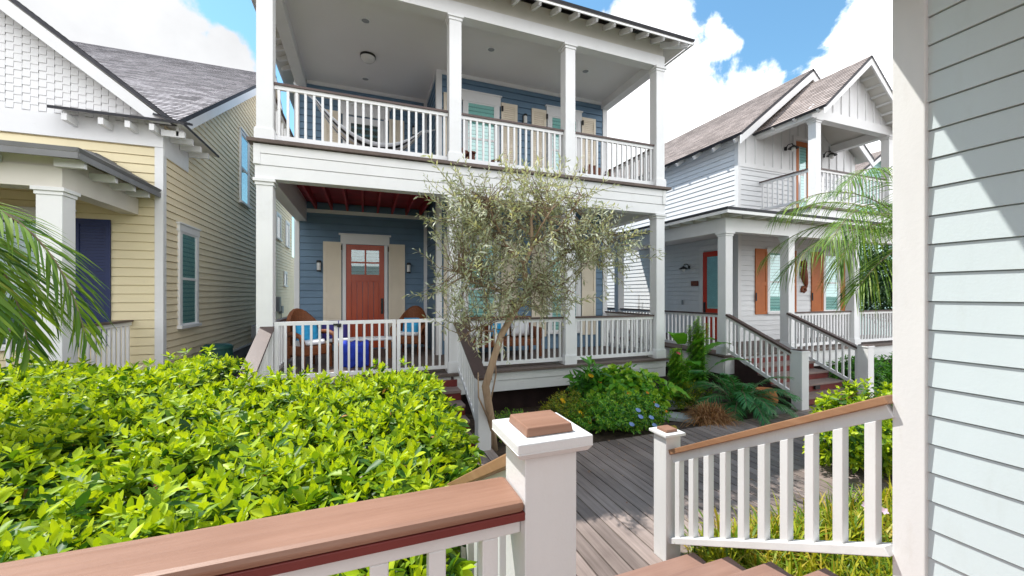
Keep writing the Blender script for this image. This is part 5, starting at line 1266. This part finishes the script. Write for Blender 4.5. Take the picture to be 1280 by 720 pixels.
def pot():
    t = thing('flower_pot', 'round orange terracotta pot half hidden behind the feathery palm clump', 'pot', (7.42, 5.5, 0))
    MB().lathe((7.42, 5.5, -.03), [(0, 0), (.12, 0), (.19, .1), (.21, .2), (.17, .32), (.18, .36), (.15, .36), (.14, .3)], 28).build('body', M['terracotta'], t, smooth=True)
pot()
def stone(label, pts, z):
    m = MB().prism([(x, y, z - .07) for x, y in pts], (0, 0, .07)); o = m.build('stepping_stone', M['stone'], bevel=.008); tag(o, label, 'stone', 'stepping stones in the garden bed')
stone('square pale grey stepping stone under the elephant ear leaves', [(5.50, 6.05), (6.25, 5.95), (6.35, 6.35), (5.62, 6.48)], .03)
stone('irregular whitish stepping stone between the yellow leaf and the dry grass', [(4.98, 5.62), (5.35, 5.3), (5.62, 5.28), (5.7, 5.5), (5.3, 5.82)], .02)
stone('flat tan stepping stone beside the orange pot near the newel', [(7.0, 5.2), (7.35, 5.08), (7.6, 5.2), (7.4, 5.38), (7.1, 5.38)], .03)

def litter():
    lv = Leaves(); n = 150; x = rng.uniform(.9, 8, n); y = np.where(rng.random(n) < .6, 5.0 - rng.random(n) ** 2 * 1.2, rng.uniform(2.5, 5, n))
    k = (y > np.where(x > 2.5, 2.65, 2.45)) & (x > .95); x, y = x[k], y[k]; n = len(x); a = rng.uniform(0, 6.28, n)
    lv.add('small', np.stack([x, y, np.full(n, .006)], 1), np.stack([np.cos(a), np.sin(a), .1 * rng.random(n)], 1), rng.uniform(.018, .05, n), .014, rng.random(n), (0, 0, 1))
    tag(lv.build('fallen_leaves', L_dry), kind='stuff')
litter()

# grass bed beside the near steps
def grass_bed():
    lv = Leaves(); n = 5200
    x = rng.uniform(2.52, 5.2, n); y = rng.uniform(1.25, 2.6, n); k = (fnoise(x, y, 4.5, 11) > -.75); x, y = x[k], y[k]; n = len(x)
    a = rng.uniform(0, 6.28, n); e = np.radians(rng.uniform(35, 88, n)); D = np.stack([np.cos(a) * np.cos(e), np.sin(a) * np.cos(e), np.sin(e)], 1)
    lum = np.clip(.50 + .38 * fnoise(x, y, 3, 2) + rng.normal(0, .26, n), 0, 1)
    lv.add('blade', np.stack([x, y, np.full(n, -.05)], 1), D, rng.uniform(.22, .58, n), rng.uniform(.009, .018, n), lum, (0, 0, 1), rng.uniform(.2, .75, n))
    tag(lv.build('grass', L_yel), kind='stuff')
grass_bed()
for lab, p, n in (('spiky yellow-green plant behind the white balusters, tallest of the bed', (3.35, 2.35), 160), ('spiky yellow-green plant with pale pink flowers behind the white balusters', (3.95, 2.2), 140), ('bright green strap leaved clump low beside the top brown step', (3.0, 1.55), 150), ('narrow yellowish clump close to the small newel behind the balusters', (2.85, 2.45), 120)):
    t = tuft('strap_leaf_plant', lab, p, n, .58, .02, L_yel, .5, .5, .14)
    if 'pink' in lab:
        for q in ((3.85, 2.0, .46), (3.92, 1.98, .40), (4.1, 2.0, .37), (4.05, 2.05, .30)): flower(t, q, .035, P_white, 5, tilt=(-.5, -.5, .7))
def round_shrub(name, label, c, rad, n, L, mat, t0, t1):
    return bush(name, label, 'shrub', c, rad, n, L, .46, mat, (t0, t1), whorl=6)
round_shrub('lime_shrub', 'round lime green shrub beyond the white stair railing, close to the pale house corner', (5.95, 3.05, .48), (.78, .55, .48), 1150, .10, L_hedge, .3, .9)
round_shrub('lime_shrub', 'low lime green shrub behind the round one, before the dark red steps', (7.6, 3.3, .42), (.9, .6, .42), 900, .10, L_hedge, .3, .9)
round_shrub('dark_shrub', 'dark green shrub under the sloping rail right of the red steps', (11.0, 5.75, .35), (.75, .5, .42), 800, .09, L_green, .0, .5)
round_shrub('dark_shrub', 'dark green shrub at the far right below the white house porch railing', (13.2, 5.6, .38), (1.2, .6, .45), 1000, .09, L_green, .0, .5)

def tree(name, label, base, h, c, rad, n, L, mat, group=None):
    t = thing(name, label, 'tree', (base[0], base[1], 0), group); x, y = base
    tr = MB(); tr.tube([(x, y, -.1), (x + .1, y, h * .5), (c[0], c[1], c[2])], [.2, .15, .08], 10)
    for i in range(14):
        d = sph(1, .3)[0]; q = np.array(c) + d * np.array(rad) * .75; tr.tube([(x + .1, y, h * .5 + i * .05), tuple((np.array(c) + q) / 2), tuple(q)], [.06, .04, .015], 6, False)
    tr.build('trunk', M['bark'], t)
    lv = Leaves(); cl = np.array(c) + sph(60) * (rng.random(60) ** .4)[:, None] * np.array(rad)
    k = rng.integers(0, 60, n); P = cl[k] + sph(n) * rng.random(n)[:, None] ** .4 * np.array(rad) * .30
    rosettes(lv, P, sph(n) + [0, 0, .6], 4, L, .45, .1, .9, (0, 50)); lv.build('crown', mat, t)
tree('tree', 'dark green tree beyond the right end of the white house porch', (19.5, 9.0), 2.5, (19.3, 8.8, 2.9), (2.2, 1.8, 1.9), 3800, .16, L_dark)
tree('tree', 'dark green tree farther right behind the palm fronds', (21.5, 6.5), 2.5, (21.5, 6.8, 2.7), (2.2, 1.8, 2.0), 3000, .17, L_dark)
# thin reddish plants on the side porch rail
b = spire('potted_plant', 'thin reddish stalks seen above the side porch rail between the houses', (8.35, 10.6), 3, L_dry, 2.2, .09)

# ------------------------------------------------------------------ sky, sun, camera
SUN = Vector((-.45, .41, 1.0)).normalized(); EL = math.asin(SUN.z); AZ = math.atan2(SUN.x, SUN.y)
SKY_S, CLOUD, SUN_S, EXPO = .07, 15.0, 2.2, 1.48
def world():
    w = bpy.data.worlds.new('World'); sc.world = w; w.use_nodes = True; nt = w.node_tree; N, L = nt.nodes.new, nt.links.new
    bg = nt.nodes['Background']; bg.inputs['Strength'].default_value = SKY_S
    sk = N('ShaderNodeTexSky'); sk.sky_type = 'NISHITA'; sk.sun_disc = False; sk.sun_elevation = EL; sk.sun_rotation = AZ % (2 * math.pi); sk.air_density = 1.25; sk.dust_density = .3; sk.ozone_density = .4
    tc = N('ShaderNodeTexCoord')
    a = R(20.5); S_, C_ = math.sin(a), math.cos(a)
    def ray(u, v):
        r = (u - 640) / 490; return Vector((S_ + r * C_, C_ - r * S_, (368 - v) / 490)).normalized()
    blobs = [((40, 10), 11, .95), ((140, 45), 7, .75), ((225, 80), 5.5, .75), ((290, 92), 4.5, .9), ((110, 100), 8, .9), ((180, 10), 5, .6),
             ((800, 55), 6, 1), ((770, 110), 9, 1), ((835, 150), 7.5, 1), ((900, 185), 8.5, 1), ((945, 128), 4.5, .8), ((760, 200), 8, 1), ((990, 200), 7, .9),
             ((1095, 60), 6, 1), ((1150, 90), 9, 1), ((1060, 90), 5, 1), ((1010, 98), 3, .6), ((1200, 40), 9, 1),
             ((500, 330), 12, 1), ((1050, 230), 9, .9), ((890, 70), 2.6, .30), ((910, 42), 2.6, .32), ((940, 18), 2.4, .30), ((872, 92), 2.8, .40), ((960, 8), 1.8, .25)]
    blobs = [(ray(*p), r, k) for p, r, k in blobs] + [(Vector(d).normalized(), r, 1) for d, r in (((-1, -1, .55), 48), ((.8, -1, .5), 48), ((0, -1, .5), 45), ((-1, .1, .25), 22), ((1, -.2, .4), 24))]  # wide blobs behind the camera: unseen clouds added to fill the shaded facades
    prev = None
    for d, r, k in blobs:
        dp = N('ShaderNodeVectorMath'); dp.operation = 'DOT_PRODUCT'; L(tc.outputs['Generated'], dp.inputs[0]); dp.inputs[1].default_value = d
        ac = N('ShaderNodeMath'); ac.operation = 'ARCCOSINE'; L(dp.outputs['Value'], ac.inputs[0])
        mr = N('ShaderNodeMapRange'); mr.inputs['From Min'].default_value = 0; mr.inputs['From Max'].default_value = R(r) * 1.25; mr.inputs['To Min'].default_value = k; mr.inputs['To Max'].default_value = 0; L(ac.outputs[0], mr.inputs['Value'])
        if prev is None: prev = mr.outputs[0]
        else:
            m = N('ShaderNodeMath'); m.operation = 'MAXIMUM'; L(prev, m.inputs[0]); L(mr.outputs[0], m.inputs[1]); prev = m.outputs[0]
    def noise(scale, detail, rough, dist=0, sx=(1, 1, 1)):
        mp = N('ShaderNodeMapping'); mp.inputs['Scale'].default_value = sx; L(tc.outputs['Generated'], mp.inputs[0])
        n = N('ShaderNodeTexNoise'); n.inputs['Scale'].default_value = scale; n.inputs['Detail'].default_value = detail; n.inputs['Roughness'].default_value = rough; n.inputs['Distortion'].default_value = dist; L(mp.outputs[0], n.inputs['Vector']); return n.outputs['Fac']
    def math_(op, x, y):
        m = N('ShaderNodeMath'); m.operation = op
        for i, q in enumerate((x, y)):
            if isinstance(q, (int, float)): m.inputs[i].default_value = q
            else: L(q, m.inputs[i])
        return m.outputs[0]
    n1 = noise(7.5, 12, .58, .15)
    f = math_('ADD', prev, math_('MULTIPLY', math_('SUBTRACT', n1, .5), 1.5))
    cov = N('ShaderNodeMapRange'); cov.interpolation_type = 'SMOOTHSTEP'; cov.inputs['From Min'].default_value = .26; cov.inputs['From Max'].default_value = .44; L(f, cov.inputs['Value'])
    sh = N('ShaderNodeMapRange'); sh.inputs['From Min'].default_value = .32; sh.inputs['From Max'].default_value = .62; sh.inputs['To Min'].default_value = .88; sh.inputs['To Max'].default_value = 1.05; L(noise(5, 9, .6), sh.inputs['Value'])
    cl = N('ShaderNodeVectorMath'); cl.operation = 'SCALE'; cl.inputs[0].default_value = (CLOUD * .97, CLOUD * .98, CLOUD * 1.0); 
    # clouds towards the sun are seen from their shaded side, those opposite it are front-lit
    sd = N('ShaderNodeVectorMath'); sd.operation = 'DOT_PRODUCT'; L(tc.outputs['Generated'], sd.inputs[0]); sd.inputs[1].default_value = Vector((SUN.x, SUN.y, 0)).normalized()
    sf = N('ShaderNodeMapRange'); sf.inputs['From Min'].default_value = -.6; sf.inputs['From Max'].default_value = .35; sf.inputs['To Min'].default_value = 1.0; sf.inputs['To Max'].default_value = .34; L(sd.outputs['Value'], sf.inputs['Value'])
    L(math_('MULTIPLY', sh.outputs[0], sf.outputs[0]), cl.inputs['Scale'])
    mx = N('ShaderNodeMix'); mx.data_type = 'RGBA'; L(cov.outputs[0], mx.inputs[0]); sg = N('ShaderNodeVectorMath'); sg.operation = 'MULTIPLY'; L(sk.outputs[0], sg.inputs[0]); sg.inputs[1].default_value = (.74, 1.06, 1.12); L(sg.outputs[0], mx.inputs[6]); L(cl.outputs[0], mx.inputs[7]); L(mx.outputs[2], bg.inputs['Color'])
world()
sl = bpy.data.lights.new('sun', 'SUN'); sl.energy = SUN_S; sl.angle = R(.55); sl.color = (1, .97, .91)
so = bpy.data.objects.new('sun', sl); C.objects.link(so); so.rotation_euler = SUN.to_track_quat('Z', 'Y').to_euler(); so.location = (-8, 8, 18)

cam = bpy.data.cameras.new('camera'); co = bpy.data.objects.new('camera', cam); C.objects.link(co)
cam.sensor_width = 36; cam.lens = 36 * 490 / 1280; cam.shift_y = 8 / 1280; cam.clip_start = .03; cam.clip_end = 2000
co.location = (0, 0, 2.2); co.rotation_euler = (R(90), 0, R(-20.5)); sc.camera = co
vs = sc.view_settings; vs.view_transform = 'Standard'; vs.look = 'None'; vs.exposure = EXPO; vs.gamma = 1; vs.use_curve_mapping = False
sc.render.engine = 'CYCLES'; cy = sc.cycles
cy.use_denoising = True; cy.max_bounces = 8; cy.diffuse_bounces = 4; cy.glossy_bounces = 3; cy.transmission_bounces = 4; cy.transparent_max_bounces = 12
cy.sample_clamp_indirect = 8
